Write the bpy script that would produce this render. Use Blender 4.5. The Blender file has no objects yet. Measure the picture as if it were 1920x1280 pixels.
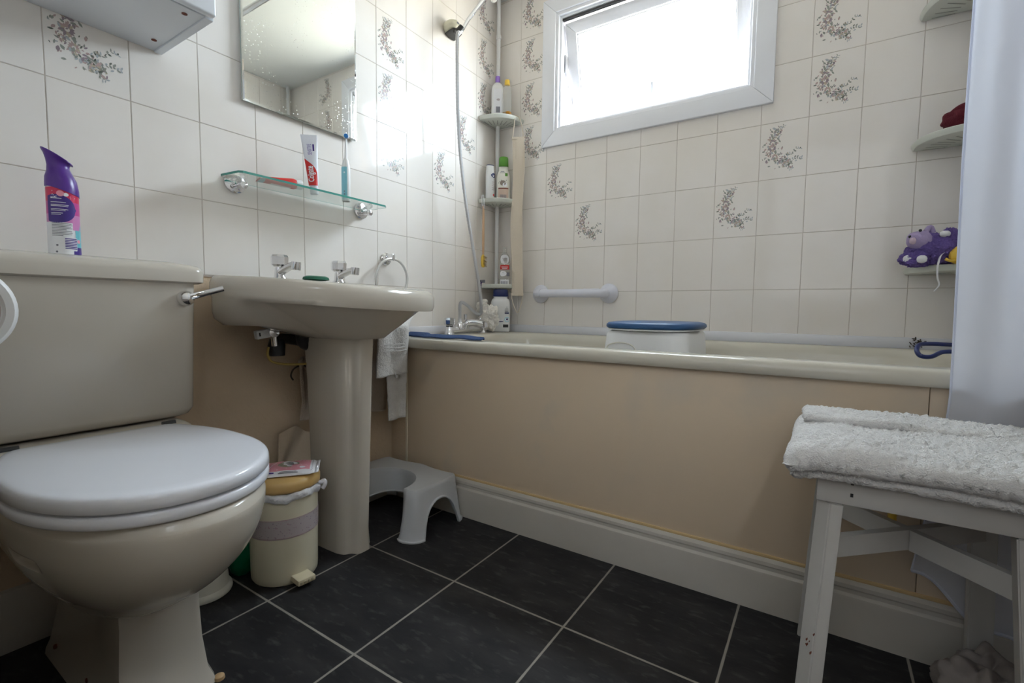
import bpy, bmesh, math, random
from mathutils import Vector, Matrix, noise
PI = math.pi
D = bpy.data
C = bpy.context.scene.collection
random.seed(7)
V = Vector

# ------------------------------------------------------------------ camera
cam_d = D.cameras.new('camera')
cam = D.objects.new('camera', cam_d)
C.objects.link(cam)
cam_d.sensor_fit = 'HORIZONTAL'
cam_d.sensor_width = 36.0
cam_d.lens = 36.0 * 891.19 / 1920.0
cam_d.clip_start = 0.02
yaw, pit, rol = -0.5783, -0.0688, 0.0120
fw = V((math.sin(yaw)*math.cos(pit), math.cos(yaw)*math.cos(pit), math.sin(pit)))
rt = V((math.cos(yaw), -math.sin(yaw), 0))
up = rt.cross(fw)
r2 = math.cos(rol)*rt + math.sin(rol)*up
u2 = -math.sin(rol)*rt + math.cos(rol)*up
m = Matrix(((r2.x, u2.x, -fw.x), (r2.y, u2.y, -fw.y), (r2.z, u2.z, -fw.z))).to_4x4()
m.translation = V((1.4083, -2.0014, 0.7306))
cam.matrix_world = m
bpy.context.scene.camera = cam

# ------------------------------------------------------------------ view, sky, lights
sc = bpy.context.scene
sc.view_settings.view_transform = 'Standard'
sc.view_settings.look = 'None'
sc.view_settings.exposure = 0.0
sc.view_settings.gamma = 1.0
sc.view_settings.use_curve_mapping = False
W = D.worlds.new('sky')
sc.world = W
W.use_nodes = True
wn = W.node_tree
bg = wn.nodes['Background']
tc = wn.nodes.new('ShaderNodeTexCoord')
sp = wn.nodes.new('ShaderNodeSeparateXYZ')
mr = wn.nodes.new('ShaderNodeMapRange')
mr.inputs['From Min'].default_value = -0.12
mr.inputs['From Max'].default_value = 0.15
cr = wn.nodes.new('ShaderNodeMix'); cr.data_type = 'RGBA'
cr.inputs['A'].default_value = (0.50, 0.47, 0.40, 1)
cr.inputs['B'].default_value = (0.79, 0.895, 1.0, 1)
wn.links.new(tc.outputs['Generated'], sp.inputs[0])
wn.links.new(sp.outputs['Z'], mr.inputs['Value'])
wn.links.new(mr.outputs['Result'], cr.inputs['Factor'])
wn.links.new(cr.outputs['Result'], bg.inputs['Color'])
bg.inputs['Strength'].default_value = 44.0

def area(name, loc, direction, sx, sy, power, color, portal=False, spread=180):
    l = D.lights.new(name, 'AREA')
    l.shape = 'RECTANGLE'; l.size = sx; l.size_y = sy
    l.energy = power; l.color = color
    l.spread = math.radians(spread)
    if portal: l.cycles.is_portal = True
    o = D.objects.new(name, l); C.objects.link(o)
    o.location = loc
    o.rotation_euler = V(direction).to_track_quat('-Z', 'Y').to_euler()
    return o
area('window_portal', (0.745, 0.16, 1.82), (0, -1, 0), 1.1, 0.8, 1.0, (1, 1, 1), portal=True)
# fill lamp added beyond the doorway behind the camera, lifting the back wall
area('hall_fill', (1.38, -2.95, 1.50), (0, 1, 0.04), 0.8, 1.3, 5.0, (0.86, 0.93, 1.0))

# ------------------------------------------------------------------ materials
def mat(name, col, rough=0.5, metal=0.0, spec=0.5, trans=0.0, coat=0.0, sss=0.0, alpha=1.0, ior=1.5):
    mt = D.materials.new(name); mt.use_nodes = True
    b = mt.node_tree.nodes['Principled BSDF']
    b.inputs['Base Color'].default_value = (*col, 1)
    b.inputs['Roughness'].default_value = rough
    b.inputs['Metallic'].default_value = metal
    b.inputs['Specular IOR Level'].default_value = spec
    b.inputs['Transmission Weight'].default_value = trans
    b.inputs['Coat Weight'].default_value = coat
    b.inputs['IOR'].default_value = ior
    b.inputs['Alpha'].default_value = alpha
    if sss:
        b.inputs['Subsurface Weight'].default_value = sss
        b.inputs['Subsurface Radius'].default_value = (0.02, 0.02, 0.02)
        b.inputs['Subsurface Scale'].default_value = 0.3
    return mt

def vary(mt, col2, scale=5.0, lo=0.35, hi=0.65, detail=4, stretch=None, rough=None):
    """blend the base colour towards col2 with object-space noise"""
    nt = mt.node_tree; b = nt.nodes['Principled BSDF']
    t = nt.nodes.new('ShaderNodeTexCoord'); n = nt.nodes.new('ShaderNodeTexNoise')
    n.inputs['Scale'].default_value = scale; n.inputs['Detail'].default_value = detail
    src = t.outputs['Object']
    if stretch:
        mp = nt.nodes.new('ShaderNodeMapping'); mp.inputs['Scale'].default_value = stretch
        nt.links.new(src, mp.inputs['Vector']); src = mp.outputs['Vector']
    nt.links.new(src, n.inputs['Vector'])
    r = nt.nodes.new('ShaderNodeMapRange')
    r.inputs['From Min'].default_value = lo; r.inputs['From Max'].default_value = hi
    nt.links.new(n.outputs['Fac'], r.inputs['Value'])
    mx = nt.nodes.new('ShaderNodeMix'); mx.data_type = 'RGBA'
    old = b.inputs['Base Color']
    if old.is_linked:
        nt.links.new(old.links[0].from_socket, mx.inputs['A'])
    else:
        mx.inputs['A'].default_value = old.default_value
    mx.inputs['B'].default_value = (*col2, 1)
    nt.links.new(r.outputs['Result'], mx.inputs['Factor'])
    nt.links.new(mx.outputs['Result'], b.inputs['Base Color'])
    if rough:
        r3 = nt.nodes.new('ShaderNodeMapRange')
        r3.inputs['To Min'].default_value = rough[0]; r3.inputs['To Max'].default_value = rough[1]
        nt.links.new(n.outputs['Fac'], r3.inputs['Value'])
        nt.links.new(r3.outputs['Result'], b.inputs['Roughness'])
    return mt

def bump(mt, scale, strength, dist=0.002, detail=3, kind='noise', stretch=None):
    nt = mt.node_tree; b = nt.nodes['Principled BSDF']
    t = nt.nodes.new('ShaderNodeTexCoord')
    if kind == 'noise':
        n = nt.nodes.new('ShaderNodeTexNoise'); n.inputs['Detail'].default_value = detail; out = n.outputs['Fac']
    elif kind == 'voronoi':
        n = nt.nodes.new('ShaderNodeTexVoronoi'); out = n.outputs['Distance']
    else:
        n = nt.nodes.new('ShaderNodeTexWave'); n.bands_direction = kind; out = n.outputs['Fac']
    n.inputs['Scale'].default_value = scale
    src = t.outputs['Object']
    if stretch:
        mp = nt.nodes.new('ShaderNodeMapping'); mp.inputs['Scale'].default_value = stretch
        nt.links.new(src, mp.inputs['Vector']); src = mp.outputs['Vector']
    nt.links.new(src, n.inputs['Vector'])
    bp = nt.nodes.new('ShaderNodeBump')
    bp.inputs['Strength'].default_value = strength; bp.inputs['Distance'].default_value = dist
    nt.links.new(out, bp.inputs['Height'])
    if b.inputs['Normal'].is_linked:
        nt.links.new(b.inputs['Normal'].links[0].from_socket, bp.inputs['Normal'])
    nt.links.new(bp.outputs['Normal'], b.inputs['Normal'])
    return mt

m_tile = bump(vary(mat('glazed tile', (0.87, 0.825, 0.785), 0.07, spec=0.4), (0.845, 0.795, 0.74), 6.0), 14, 0.12, 0.0015, 2)
m_grout = bump(mat('tile grout', (0.56, 0.49, 0.43), 0.9), 200, 0.3, 0.0005)
m_paint_tan = bump(vary(mat('tan painted wall', (0.68, 0.535, 0.385), 0.8, spec=0.3), (0.60, 0.46, 0.32), 3.5), 120, 0.55, 0.003, 5)
m_panel = vary(vary(mat('tan painted panel', (0.70, 0.56, 0.41), 0.5, spec=0.4), (0.66, 0.54, 0.41), 2.2, 0.4, 0.7, 5), (0.56, 0.50, 0.42), 5.0, 0.56, 0.85, 6)
m_ceil = mat('ceiling paint', (0.84, 0.85, 0.83), 0.9)
m_white_paint = vary(mat('white gloss paint', (0.57, 0.535, 0.485), 0.35), (0.51, 0.475, 0.425), 4)
m_wallpaint = mat('darkened tan wall paint', (0.22, 0.175, 0.13), 0.85)  # for unseen walls, darkened to cut the bounce light on the toilet
m_ceramic = mat('ivory ceramic', (0.555, 0.51, 0.445), 0.13, spec=0.42)
m_bath = mat('ivory acrylic', (0.60, 0.565, 0.485), 0.16, spec=0.5)
m_seat = mat('white plastic seat', (0.78, 0.79, 0.845), 0.16, spec=0.5)
m_chrome = mat('chrome', (0.80, 0.80, 0.82), 0.07, metal=1.0)
m_steel = mat('satin steel hose', (0.62, 0.62, 0.64), 0.28, metal=1.0)
bump(m_steel, 330, 0.6, 0.002, kind='Z')
m_upvc = mat('white window plastic', (0.84, 0.85, 0.90), 0.25)
m_white = mat('white plastic', (0.80, 0.80, 0.80), 0.3)
m_grab = mat('cool white plastic', (0.76, 0.77, 0.86), 0.3)
m_offwhite = mat('off white plastic', (0.72, 0.70, 0.63), 0.35)
m_shelfp = mat('pale grey green plastic', (0.66, 0.68, 0.62), 0.35)
m_grey = mat('pale grey plastic', (0.55, 0.56, 0.58), 0.35)
m_cab = mat('white laminate', (0.76, 0.79, 0.84), 0.3)
m_black = mat('black', (0.015, 0.015, 0.017), 0.4)
m_dark = mat('dark brown', (0.05, 0.035, 0.025), 0.6)
m_navy = mat('navy plastic', (0.010, 0.022, 0.12), 0.3)
m_bluecloth = bump(mat('navy cloth', (0.03, 0.065, 0.17), 0.95), 300, 0.8, 0.003)
m_pad = mat('blue padded vinyl', (0.020, 0.085, 0.22), 0.42)
m_purple = mat('purple plastic', (0.085, 0.018, 0.26), 0.3)
m_glass = mat('clear glass', (0.93, 0.99, 0.97), 0.02, trans=1.0, ior=1.45)
m_glassedge = mat('green glass edge', (0.10, 0.42, 0.36), 0.15, trans=0.35)
m_clear = mat('clear plastic', (0.93, 0.93, 0.90), 0.12, trans=0.75, ior=1.2)
m_amber = mat('amber liquid', (0.75, 0.34, 0.04), 0.1, trans=0.5, ior=1.3)
m_red = mat('red print', (0.62, 0.015, 0.012), 0.3)
m_yellow = mat('yellow plastic', (0.80, 0.52, 0.06), 0.35)
m_green = mat('green plastic', (0.09, 0.28, 0.025), 0.35)
m_dkgreen = mat('dark green', (0.0, 0.10, 0.05), 0.4)
m_lilac = mat('lilac plastic', (0.32, 0.18, 0.60), 0.35)
m_pink = mat('pink print', (0.72, 0.30, 0.36), 0.4)
m_lav = mat('lavender band', (0.50, 0.44, 0.46), 0.5)
m_binc = mat('cream enamel', (0.72, 0.67, 0.52), 0.3)
m_binlid = bump(mat('tan plastic lid', (0.62, 0.40, 0.15), 0.38), 60, 0.1, 0.001)
m_pedal = mat('cream rubber', (0.68, 0.60, 0.42), 0.5)
m_orange = mat('orange wood', (0.62, 0.40, 0.24), 0.4)
m_bristle = mat('tan bristle', (0.45, 0.33, 0.16), 0.9)
m_stoolw = vary(mat('worn white painted wood', (0.58, 0.565, 0.545), 0.45), (0.52, 0.50, 0.475), 5)
m_rust = mat('bare brown wood', (0.16, 0.04, 0.02), 0.7)
m_print = mat('grey print', (0.20, 0.20, 0.24), 0.6)
m_whiteprint = mat('white print', (0.85, 0.85, 0.88), 0.4)
m_label = mat('paper label', (0.82, 0.82, 0.86), 0.4)
m_tubew = mat('tube white', (0.80, 0.83, 0.90), 0.28)
m_sky = mat('light blue plastic', (0.25, 0.60, 0.72), 0.35)
m_copper = mat('old yellow pipe', (0.42, 0.30, 0.08), 0.4, metal=0.3)
m_linen = bump(mat('beige webbing', (0.70, 0.61, 0.50), 0.9), 260, 0.6, 0.002)
m_terry = bump(bump(vary(mat('pale terry cotton', (0.86, 0.84, 0.83), 1.0, spec=0.1), (0.80, 0.78, 0.77), 40), 420, 1.0, 0.004, 4), 90, 0.6, 0.006, 3)
m_terrygrey = bump(mat('taupe terry cotton', (0.52, 0.43, 0.35), 1.0, spec=0.1), 380, 1.0, 0.004, 4)
m_maroon = bump(mat('maroon cloth', (0.10, 0.008, 0.018), 1.0), 200, 0.6, 0.003)
m_puff = bump(mat('purple net', (0.15, 0.10, 0.34), 0.9), 160, 0.8, 0.004, kind='voronoi')
m_puffl = bump(mat('lilac sponge', (0.42, 0.34, 0.56), 0.95), 200, 0.7, 0.003)
m_loofah = bump(mat('white net', (0.84, 0.80, 0.75), 0.8), 130, 0.8, 0.006)
m_bag = bump(mat('pale bag', (0.24, 0.21, 0.20), 0.8), 12, 1.0, 0.02)
m_wbag = bump(mat('white bin liner', (0.74, 0.74, 0.78), 0.35), 90, 0.8, 0.004)
m_seal = mat('white sealant strip', (0.74, 0.74, 0.78), 0.35)
m_mirror = mat('mirror silver', (0.86, 0.89, 0.87), 0.015, metal=1.0)

# mirror: dried splash spots make it locally rougher
nt = m_mirror.node_tree; b = nt.nodes['Principled BSDF']
t = nt.nodes.new('ShaderNodeTexCoord'); vo = nt.nodes.new('ShaderNodeTexVoronoi'); vo.inputs['Scale'].default_value = 120
nt.links.new(t.outputs['Object'], vo.inputs['Vector'])
mrr = nt.nodes.new('ShaderNodeMapRange'); mrr.inputs['From Min'].default_value = 0.10; mrr.inputs['From Max'].default_value = 0.22
mrr.inputs['To Min'].default_value = 1.0; mrr.inputs['To Max'].default_value = 0.0
nt.links.new(vo.outputs['Distance'], mrr.inputs['Value'])
no = nt.nodes.new('ShaderNodeTexNoise'); no.inputs['Scale'].default_value = 9
nt.links.new(t.outputs['Object'], no.inputs['Vector'])
mr2 = nt.nodes.new('ShaderNodeMapRange'); mr2.inputs['From Min'].default_value = 0.46; mr2.inputs['From Max'].default_value = 0.62
nt.links.new(no.outputs['Fac'], mr2.inputs['Value'])
mul = nt.nodes.new('ShaderNodeMath'); mul.operation = 'MULTIPLY'
nt.links.new(mrr.outputs['Result'], mul.inputs[0]); nt.links.new(mr2.outputs['Result'], mul.inputs[1])
m2 = nt.nodes.new('ShaderNodeMath'); m2.operation = 'MULTIPLY_ADD'; m2.inputs[1].default_value = 0.45; m2.inputs[2].default_value = 0.02
nt.links.new(mul.outputs[0], m2.inputs[0]); nt.links.new(m2.outputs[0], b.inputs['Roughness'])
m3 = nt.nodes.new('ShaderNodeMath'); m3.operation = 'MULTIPLY_ADD'; m3.inputs[1].default_value = -0.6; m3.inputs[2].default_value = 1.0
nt.links.new(mul.outputs[0], m3.inputs[0]); nt.links.new(m3.outputs[0], b.inputs['Metallic'])

# slate-effect vinyl floor with pale tile lines
FX, FY, FS = 0.2881, -1.0540, 0.3262
m_floor = mat('slate floor', (0.016, 0.0155, 0.017), 0.62, spec=0.22)
vary(m_floor, (0.034, 0.032, 0.033), 7, 0.42, 0.72, 8, stretch=(1, 2.2, 1))
vary(m_floor, (0.075, 0.07, 0.07), 24, 0.56, 0.85, 8, stretch=(1, 2.6, 1))
bump(m_floor, 30, 0.35, 0.002, 8, stretch=(1, 2.4, 1))
nt = m_floor.node_tree; b = nt.nodes['Principled BSDF']
t = nt.nodes.new('ShaderNodeTexCoord'); sx = nt.nodes.new('ShaderNodeSeparateXYZ')
nzz = nt.nodes.new('ShaderNodeTexNoise'); nzz.inputs['Scale'].default_value = 22
nt.links.new(t.outputs['Object'], nzz.inputs['Vector'])
nt.links.new(t.outputs['Object'], sx.inputs[0])
def nmath(nt, op, a, b_=None, c=None):
    n = nt.nodes.new('ShaderNodeMath'); n.operation = op
    for i, q in enumerate((a, b_, c)):
        if q is None: continue
        if isinstance(q, (int, float)): n.inputs[i].default_value = q
        else: nt.links.new(q, n.inputs[i])
    return n.outputs[0]
ds = []
for ax, off in (('X', FX), ('Y', FY)):
    a = nmath(nt, 'ADD', sx.outputs[ax], -off + 10*FS)
    a = nmath(nt, 'MODULO', a, FS)
    b2 = nmath(nt, 'SUBTRACT', FS, a)
    ds.append(nmath(nt, 'MINIMUM', a, b2))
dm = nmath(nt, 'MINIMUM', ds[0], ds[1])
wob = nmath(nt, 'MULTIPLY_ADD', nzz.outputs['Fac'], 0.0022, 0.0012)
ln = nt.nodes.new('ShaderNodeMapRange')
nt.links.new(nmath(nt, 'SUBTRACT', dm, wob), ln.inputs['Value'])
ln.inputs['From Min'].default_value = 0.0009; ln.inputs['From Max'].default_value = -0.0003
mx = nt.nodes.new('ShaderNodeMix'); mx.data_type = 'RGBA'
nt.links.new(b.inputs['Base Color'].links[0].from_socket, mx.inputs['A'])
mx.inputs['B'].default_value = (0.30, 0.275, 0.24, 1)
nt.links.new(ln.outputs['Result'], mx.inputs['Factor'])
nt.links.new(mx.outputs['Result'], b.inputs['Base Color'])

# shower curtain: thin white fabric that lets light through
m_curtain = D.materials.new('curtain fabric'); m_curtain.use_nodes = True
nt = m_curtain.node_tree; nt.nodes.clear()
o_ = nt.nodes.new('ShaderNodeOutputMaterial')
df = nt.nodes.new('ShaderNodeBsdfDiffuse'); df.inputs['Color'].default_value = (0.84, 0.865, 0.95, 1)
tl = nt.nodes.new('ShaderNodeBsdfTranslucent'); tl.inputs['Color'].default_value = (0.84, 0.87, 0.98, 1)
mxs = nt.nodes.new('ShaderNodeMixShader'); mxs.inputs[0].default_value = 0.45
nt.links.new(df.outputs[0], mxs.inputs[1]); nt.links.new(tl.outputs[0], mxs.inputs[2])
nt.links.new(mxs.outputs[0], o_.inputs['Surface'])

# window pane: clear to daylight, slightly reflective
m_pane = D.materials.new('window glass'); m_pane.use_nodes = True
nt = m_pane.node_tree; nt.nodes.clear()
o_ = nt.nodes.new('ShaderNodeOutputMaterial')
tp = nt.nodes.new('ShaderNodeBsdfTransparent'); tp.inputs['Color'].default_value = (0.93, 0.95, 0.95, 1)
gl = nt.nodes.new('ShaderNodeBsdfGlossy'); gl.inputs['Roughness'].default_value = 0.15
mxs = nt.nodes.new('ShaderNodeMixShader'); mxs.inputs[0].default_value = 0.05
nt.links.new(tp.outputs[0], mxs.inputs[1]); nt.links.new(gl.outputs[0], mxs.inputs[2])
nt.links.new(mxs.outputs[0], o_.inputs['Surface'])

FLOWER_MATS = [mat('print dark green', (0.15, 0.165, 0.14), 0.2), mat('print grey green', (0.33, 0.34, 0.30), 0.2),
               mat('print dusty pink', (0.52, 0.38, 0.36), 0.2), mat('print mauve', (0.34, 0.27, 0.30), 0.2),
               mat('print ochre', (0.52, 0.45, 0.34), 0.2), mat('print blue grey', (0.46, 0.48, 0.50), 0.2)]

# ------------------------------------------------------------------ helpers
def origin_of(p):
    o = V((0, 0, 0))
    while p is not None:
        o += V(p.location); p = p.parent
    return o

def ob(name, bm, material, parent=None, smooth=True, angle=40, origin=None):
    """one mesh object; bm is in world coordinates"""
    me = D.meshes.new(name)
    bmesh.ops.recalc_face_normals(bm, faces=bm.faces)
    base = origin_of(parent) if parent is not None else (V(origin) if origin else V((0, 0, 0)))
    for v in bm.verts: v.co -= base
    bm.to_mesh(me); bm.free()
    mats = material if isinstance(material, (list, tuple)) else [material]
    for k in mats: me.materials.append(k)
    if smooth:
        for p in me.polygons: p.use_smooth = True
        try: me.set_sharp_from_angle(angle=math.radians(angle))
        except Exception: pass
    o = D.objects.new(name, me); C.objects.link(o)
    if parent is not None: o.parent = parent
    else: o.location = base
    return o

def tag(o, label=None, cat=None, group=None, kind=None):
    if label: o['label'] = label
    if cat: o['category'] = cat
    if group: o['group'] = group
    if kind: o['kind'] = kind
    return o

def thing(name, label, cat, loc=(0, 0, 0), group=None):
    o = D.objects.new(name, None); C.objects.link(o); o.location = loc
    o.empty_display_size = 0.05
    return tag(o, label, cat, group)

def struct(name, bm, material, **k):
    return tag(ob(name, bm, material, **k), kind='structure')

def NB(): return bmesh.new()

def box(bm, x0, x1, y0, y1, z0, z1, bev=0.0, seg=2, mi=0, rot=None):
    b = bmesh.new()
    bmesh.ops.create_cube(b, size=1)
    for v in b.verts:
        v.co = V(((x0+x1)/2 + v.co.x*(x1-x0), (y0+y1)/2 + v.co.y*(y1-y0), (z0+z1)/2 + v.co.z*(z1-z0)))
    if bev: bmesh.ops.bevel(b, geom=b.edges[:], offset=bev, segments=seg, affect='EDGES', profile=0.5)
    if rot:
        mt_, piv = rot
        for v in b.verts: v.co = mt_ @ (v.co - V(piv)) + V(piv)
    merge(bm, b, mi)

def merge(bm, b, mi=0):
    vm = {v: bm.verts.new(v.co) for v in b.verts}
    for f in b.faces:
        try:
            nf = bm.faces.new([vm[v] for v in f.verts]); nf.material_index = mi if mi else f.material_index
        except ValueError: pass
    b.free()

def rings(bm, rs, closed=True, cap0=True, cap1=True, mi=0):
    """skin a list of rings (lists of points) of equal length"""
    vr = [[bm.verts.new(p) for p in r] for r in rs]
    n = len(vr[0])
    for a, b in zip(vr, vr[1:]):
        for i in range(n if closed else n-1):
            j = (i+1) % n
            try: bm.faces.new((a[i], a[j], b[j], b[i])).material_index = mi
            except ValueError: pass
    if cap0: bm.faces.new(vr[0][::-1]).material_index = mi
    if cap1: bm.faces.new(vr[-1]).material_index = mi
    return vr

def lathe(bm, prof, c=(0, 0, 0), axis=(0, 0, 1), n=32, cap0=True, cap1=True, mi=0, sx=1.0, sy=1.0, rot=0.0):
    """profile = [(radius, height)...] about an axis through c"""
    q = V((0, 0, 1)).rotation_difference(V(axis).normalized())
    rs = []
    for r, h in prof:
        ring = []
        for i in range(n):
            a = 2*PI*i/n + rot
            ring.append(V(c) + q @ V((r*sx*math.cos(a), r*sy*math.sin(a), h)))
        rs.append(ring)
    rings(bm, rs, cap0=cap0, cap1=cap1, mi=mi)

def smooth_path(pts, k=8):
    """Catmull-Rom through the points"""
    P = [V(p) for p in pts]; out = []
    for i in range(len(P)-1):
        p0 = P[max(i-1, 0)]; p1 = P[i]; p2 = P[i+1]; p3 = P[min(i+2, len(P)-1)]
        for s in range(k):
            t = s/k
            out.append(0.5*((2*p1) + (p2-p0)*t + (2*p0-5*p1+4*p2-p3)*t*t + (3*p1-p0-3*p2+p3)*t**3))
    out.append(P[-1]); return out

def tube(bm, pts, r, n=12, k=8, mi=0, flat=None, ribs=0):
    P = smooth_path(pts, k) if k > 1 else [V(p) for p in pts]
    rs = []; prev = None
    for i, p in enumerate(P):
        d = (P[min(i+1, len(P)-1)] - P[max(i-1, 0)]).normalized()
        if prev is None:
            prev = d.orthogonal().normalized()
            if flat is not None:
                prev = (V(flat) - d*d.dot(V(flat))).normalized()
        nx = (prev - d*d.dot(prev)).normalized(); ny = d.cross(nx); prev = nx
        rr = r(i/(len(P)-1)) if callable(r) else r
        if ribs: rr = rr*(1.0 + (0.12 if i % 2 else -0.06))
        a, b_ = rr if isinstance(rr, tuple) else (rr, rr)
        rs.append([p + nx*a*math.cos(2*PI*j/n) + ny*b_*math.sin(2*PI*j/n) for j in range(n)])
    rings(bm, rs, mi=mi)

def superring(cx, cy, z, rx, ry, e=2.0, n=48, zf=None):
    out = []
    for i in range(n):
        a = 2*PI*i/n; c, s = math.cos(a), math.sin(a)
        x = cx + rx*math.copysign(abs(c)**(2/e), c); y = cy + ry*math.copysign(abs(s)**(2/e), s)
        out.append(V((x, y, z if zf is None else z + zf(x, y))))
    return out

def extrude_poly(bm, pts, vec, mi=0, bev=0):
    b = bmesh.new()
    a = [b.verts.new(p) for p in pts]; c = [b.verts.new(V(p)+V(vec)) for p in pts]
    n = len(pts)
    b.faces.new(a[::-1]); b.faces.new(c)
    for i in range(n): b.faces.new((a[i], a[(i+1) % n], c[(i+1) % n], c[i]))
    bmesh.ops.recalc_face_normals(b, faces=b.faces)
    if bev: bmesh.ops.bevel(b, geom=b.edges[:], offset=bev, segments=2, affect='EDGES', profile=0.5)
    merge(bm, b, mi)

def text_bm(s, size, fn, mi=0, bm=None, bold=0.0, xs=1.0):
    """flat lettering centred on (0,0); fn maps (x, y) to a world point"""
    cu = D.curves.new('letters', 'FONT'); cu.body = s; cu.size = size
    cu.align_x = 'CENTER'; cu.align_y = 'CENTER'; cu.offset = bold; cu.resolution_u = 3
    to = D.objects.new('letters', cu); C.objects.link(to)
    dg = bpy.context.evaluated_depsgraph_get()
    me = D.meshes.new_from_object(to.evaluated_get(dg))
    if bm is None: bm = bmesh.new()
    tb_ = bmesh.new(); tb_.from_mesh(me)
    bmesh.ops.triangulate(tb_, faces=tb_.faces[:])
    for _ in range(3):
        es = [e for e in tb_.edges if e.calc_length() > size*.22]
        if not es: break
        bmesh.ops.subdivide_edges(tb_, edges=es, cuts=1)
        bmesh.ops.triangulate(tb_, faces=tb_.faces[:])
    vm = {v: bm.verts.new(fn(v.co.x*xs, v.co.y)) for v in tb_.verts}
    for p in tb_.faces:
        try: bm.faces.new([vm[v] for v in p.verts]).material_index = mi
        except ValueError: pass
    tb_.free()
    D.objects.remove(to); D.curves.remove(cu); D.meshes.remove(me)
    return bm

def patch(bm, x0, x1, y0, y1, fn, nx=8, ny=2, mi=0, mask=None):
    """a thin printed patch in label coordinates"""
    g = [[bm.verts.new(fn(x0+(x1-x0)*i/nx, y0+(y1-y0)*j/ny)) for i in range(nx+1)] for j in range(ny+1)]
    for j in range(ny):
        for i in range(nx):
            bm.faces.new((g[j][i], g[j][i+1], g[j+1][i+1], g[j+1][i])).material_index = mi

def disc(bm, cx, cy, r, fn, n=16, mi=0, ry=None):
    vs = [bm.verts.new(fn(cx + r*math.cos(2*PI*i/n), cy + (ry or r)*math.sin(2*PI*i/n))) for i in range(n)]
    bm.faces.new(vs).material_index = mi

def nz(p, s=1.0, seed=0.0):
    return noise.noise(V((p[0]*s+seed, p[1]*s-seed*1.7, p[2]*s+seed*0.3)))

def subsurf(o, lv=2):
    md = o.modifiers.new('smooth', 'SUBSURF'); md.levels = lv; md.render_levels = lv
    return o
def solid(o, th, off=0):
    md = o.modifiers.new('thickness', 'SOLIDIFY'); md.thickness = th; md.offset = off
    return o

# ------------------------------------------------------------------ room dimensions
XR = 1.79          # right wall
YF = -2.03         # wall with the doorway
ZC = 2.225         # ceiling
YB = -0.7146       # face of the bath panel
ZB = 0.617         # bath rim
TW, TH, TZ = 0.15, 0.20069, 0.8120
BX0, LY0 = 0.2838, 0.3222

# floral print: one crescent bouquet in tile coordinates (0..TW, 0..TH)
rnd = random.Random(21)
MOTIF = []          # (polygon points, material index)
def leaf(x, y, ang, ln_, wd, mi):
    pts = []
    for k, (a, w) in enumerate(((0, 0), (.25, .8), (.55, 1), (.8, .6), (1, 0), (.8, -.6), (.55, -1), (.25, -.8))):
        px, py = a*ln_, w*wd*0.5
        pts.append((x + px*math.cos(ang) - py*math.sin(ang), y + px*math.sin(ang) + py*math.cos(ang)))
    MOTIF.append((pts, mi))
def cres(t):       # main stem of the bouquet: from the top, down the left, to the lower right
    P = [(0.060, 0.180), (0.045, 0.150), (0.036, 0.115), (0.046, 0.078), (0.075, 0.058), (0.105, 0.045)]
    f = t*(len(P)-1); i = min(int(f), len(P)-2); f -= i
    return (P[i][0]*(1-f)+P[i+1][0]*f, P[i][1]*(1-f)+P[i+1][1]*f)
for k in range(210):
    t = rnd.random(); x, y = cres(t)
    sp_ = 0.005 + 0.013*math.sin(PI*min(1, t*1.05))**1.5
    x += rnd.gauss(0, sp_); y += rnd.gauss(0, sp_)
    if not (0.008 < x < 0.14 and 0.012 < y < 0.19): continue
    mi = rnd.choices([0, 1, 2, 3, 4, 5], [4 if t > .45 else 1, 5, 5 if .2 < t < .8 else 1.5, 3, 2, 2])[0]
    L_ = rnd.uniform(0.005, 0.0125)
    leaf(x, y, rnd.uniform(0, 2*PI), L_, L_*rnd.uniform(.35, .6), mi)
for cx_, cy_, rr_, n_ in ((0.040, 0.112, 0.016, 14), (0.050, 0.078, 0.013, 12), (0.030, 0.092, 0.010, 9)):   # roses
    for k in range(n_):
        a = 2*PI*k/n_
        leaf(cx_ + rr_*0.25*math.cos(a), cy_+rr_*0.25*math.sin(a), a + 0.4, rr_*rnd.uniform(.5, .85), rr_*0.34, rnd.choice([2, 2, 3, 4]))
for bx, by, ang, n_ in ((0.078, 0.075, 0.45, 9), (0.070, 0.06, 0.1, 10), (0.06, 0.165, 1.0, 6), (0.075, 0.05, -0.6, 6)):   # sprays reaching right
    for k in range(n_):
        d_ = 0.007*k
        x, y = bx + d_*math.cos(ang) , by + d_*math.sin(ang) + 0.004*math.sin(k*1.3)
        if 0.01 < x < 0.142 and 0.01 < y < 0.192:
            for s_ in (-1, 1): leaf(x, y, ang + s_*rnd.uniform(.5, 1.2), rnd.uniform(.005, .010), rnd.uniform(.002, .005), rnd.choice([0, 1, 1, 5, 5]))

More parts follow.
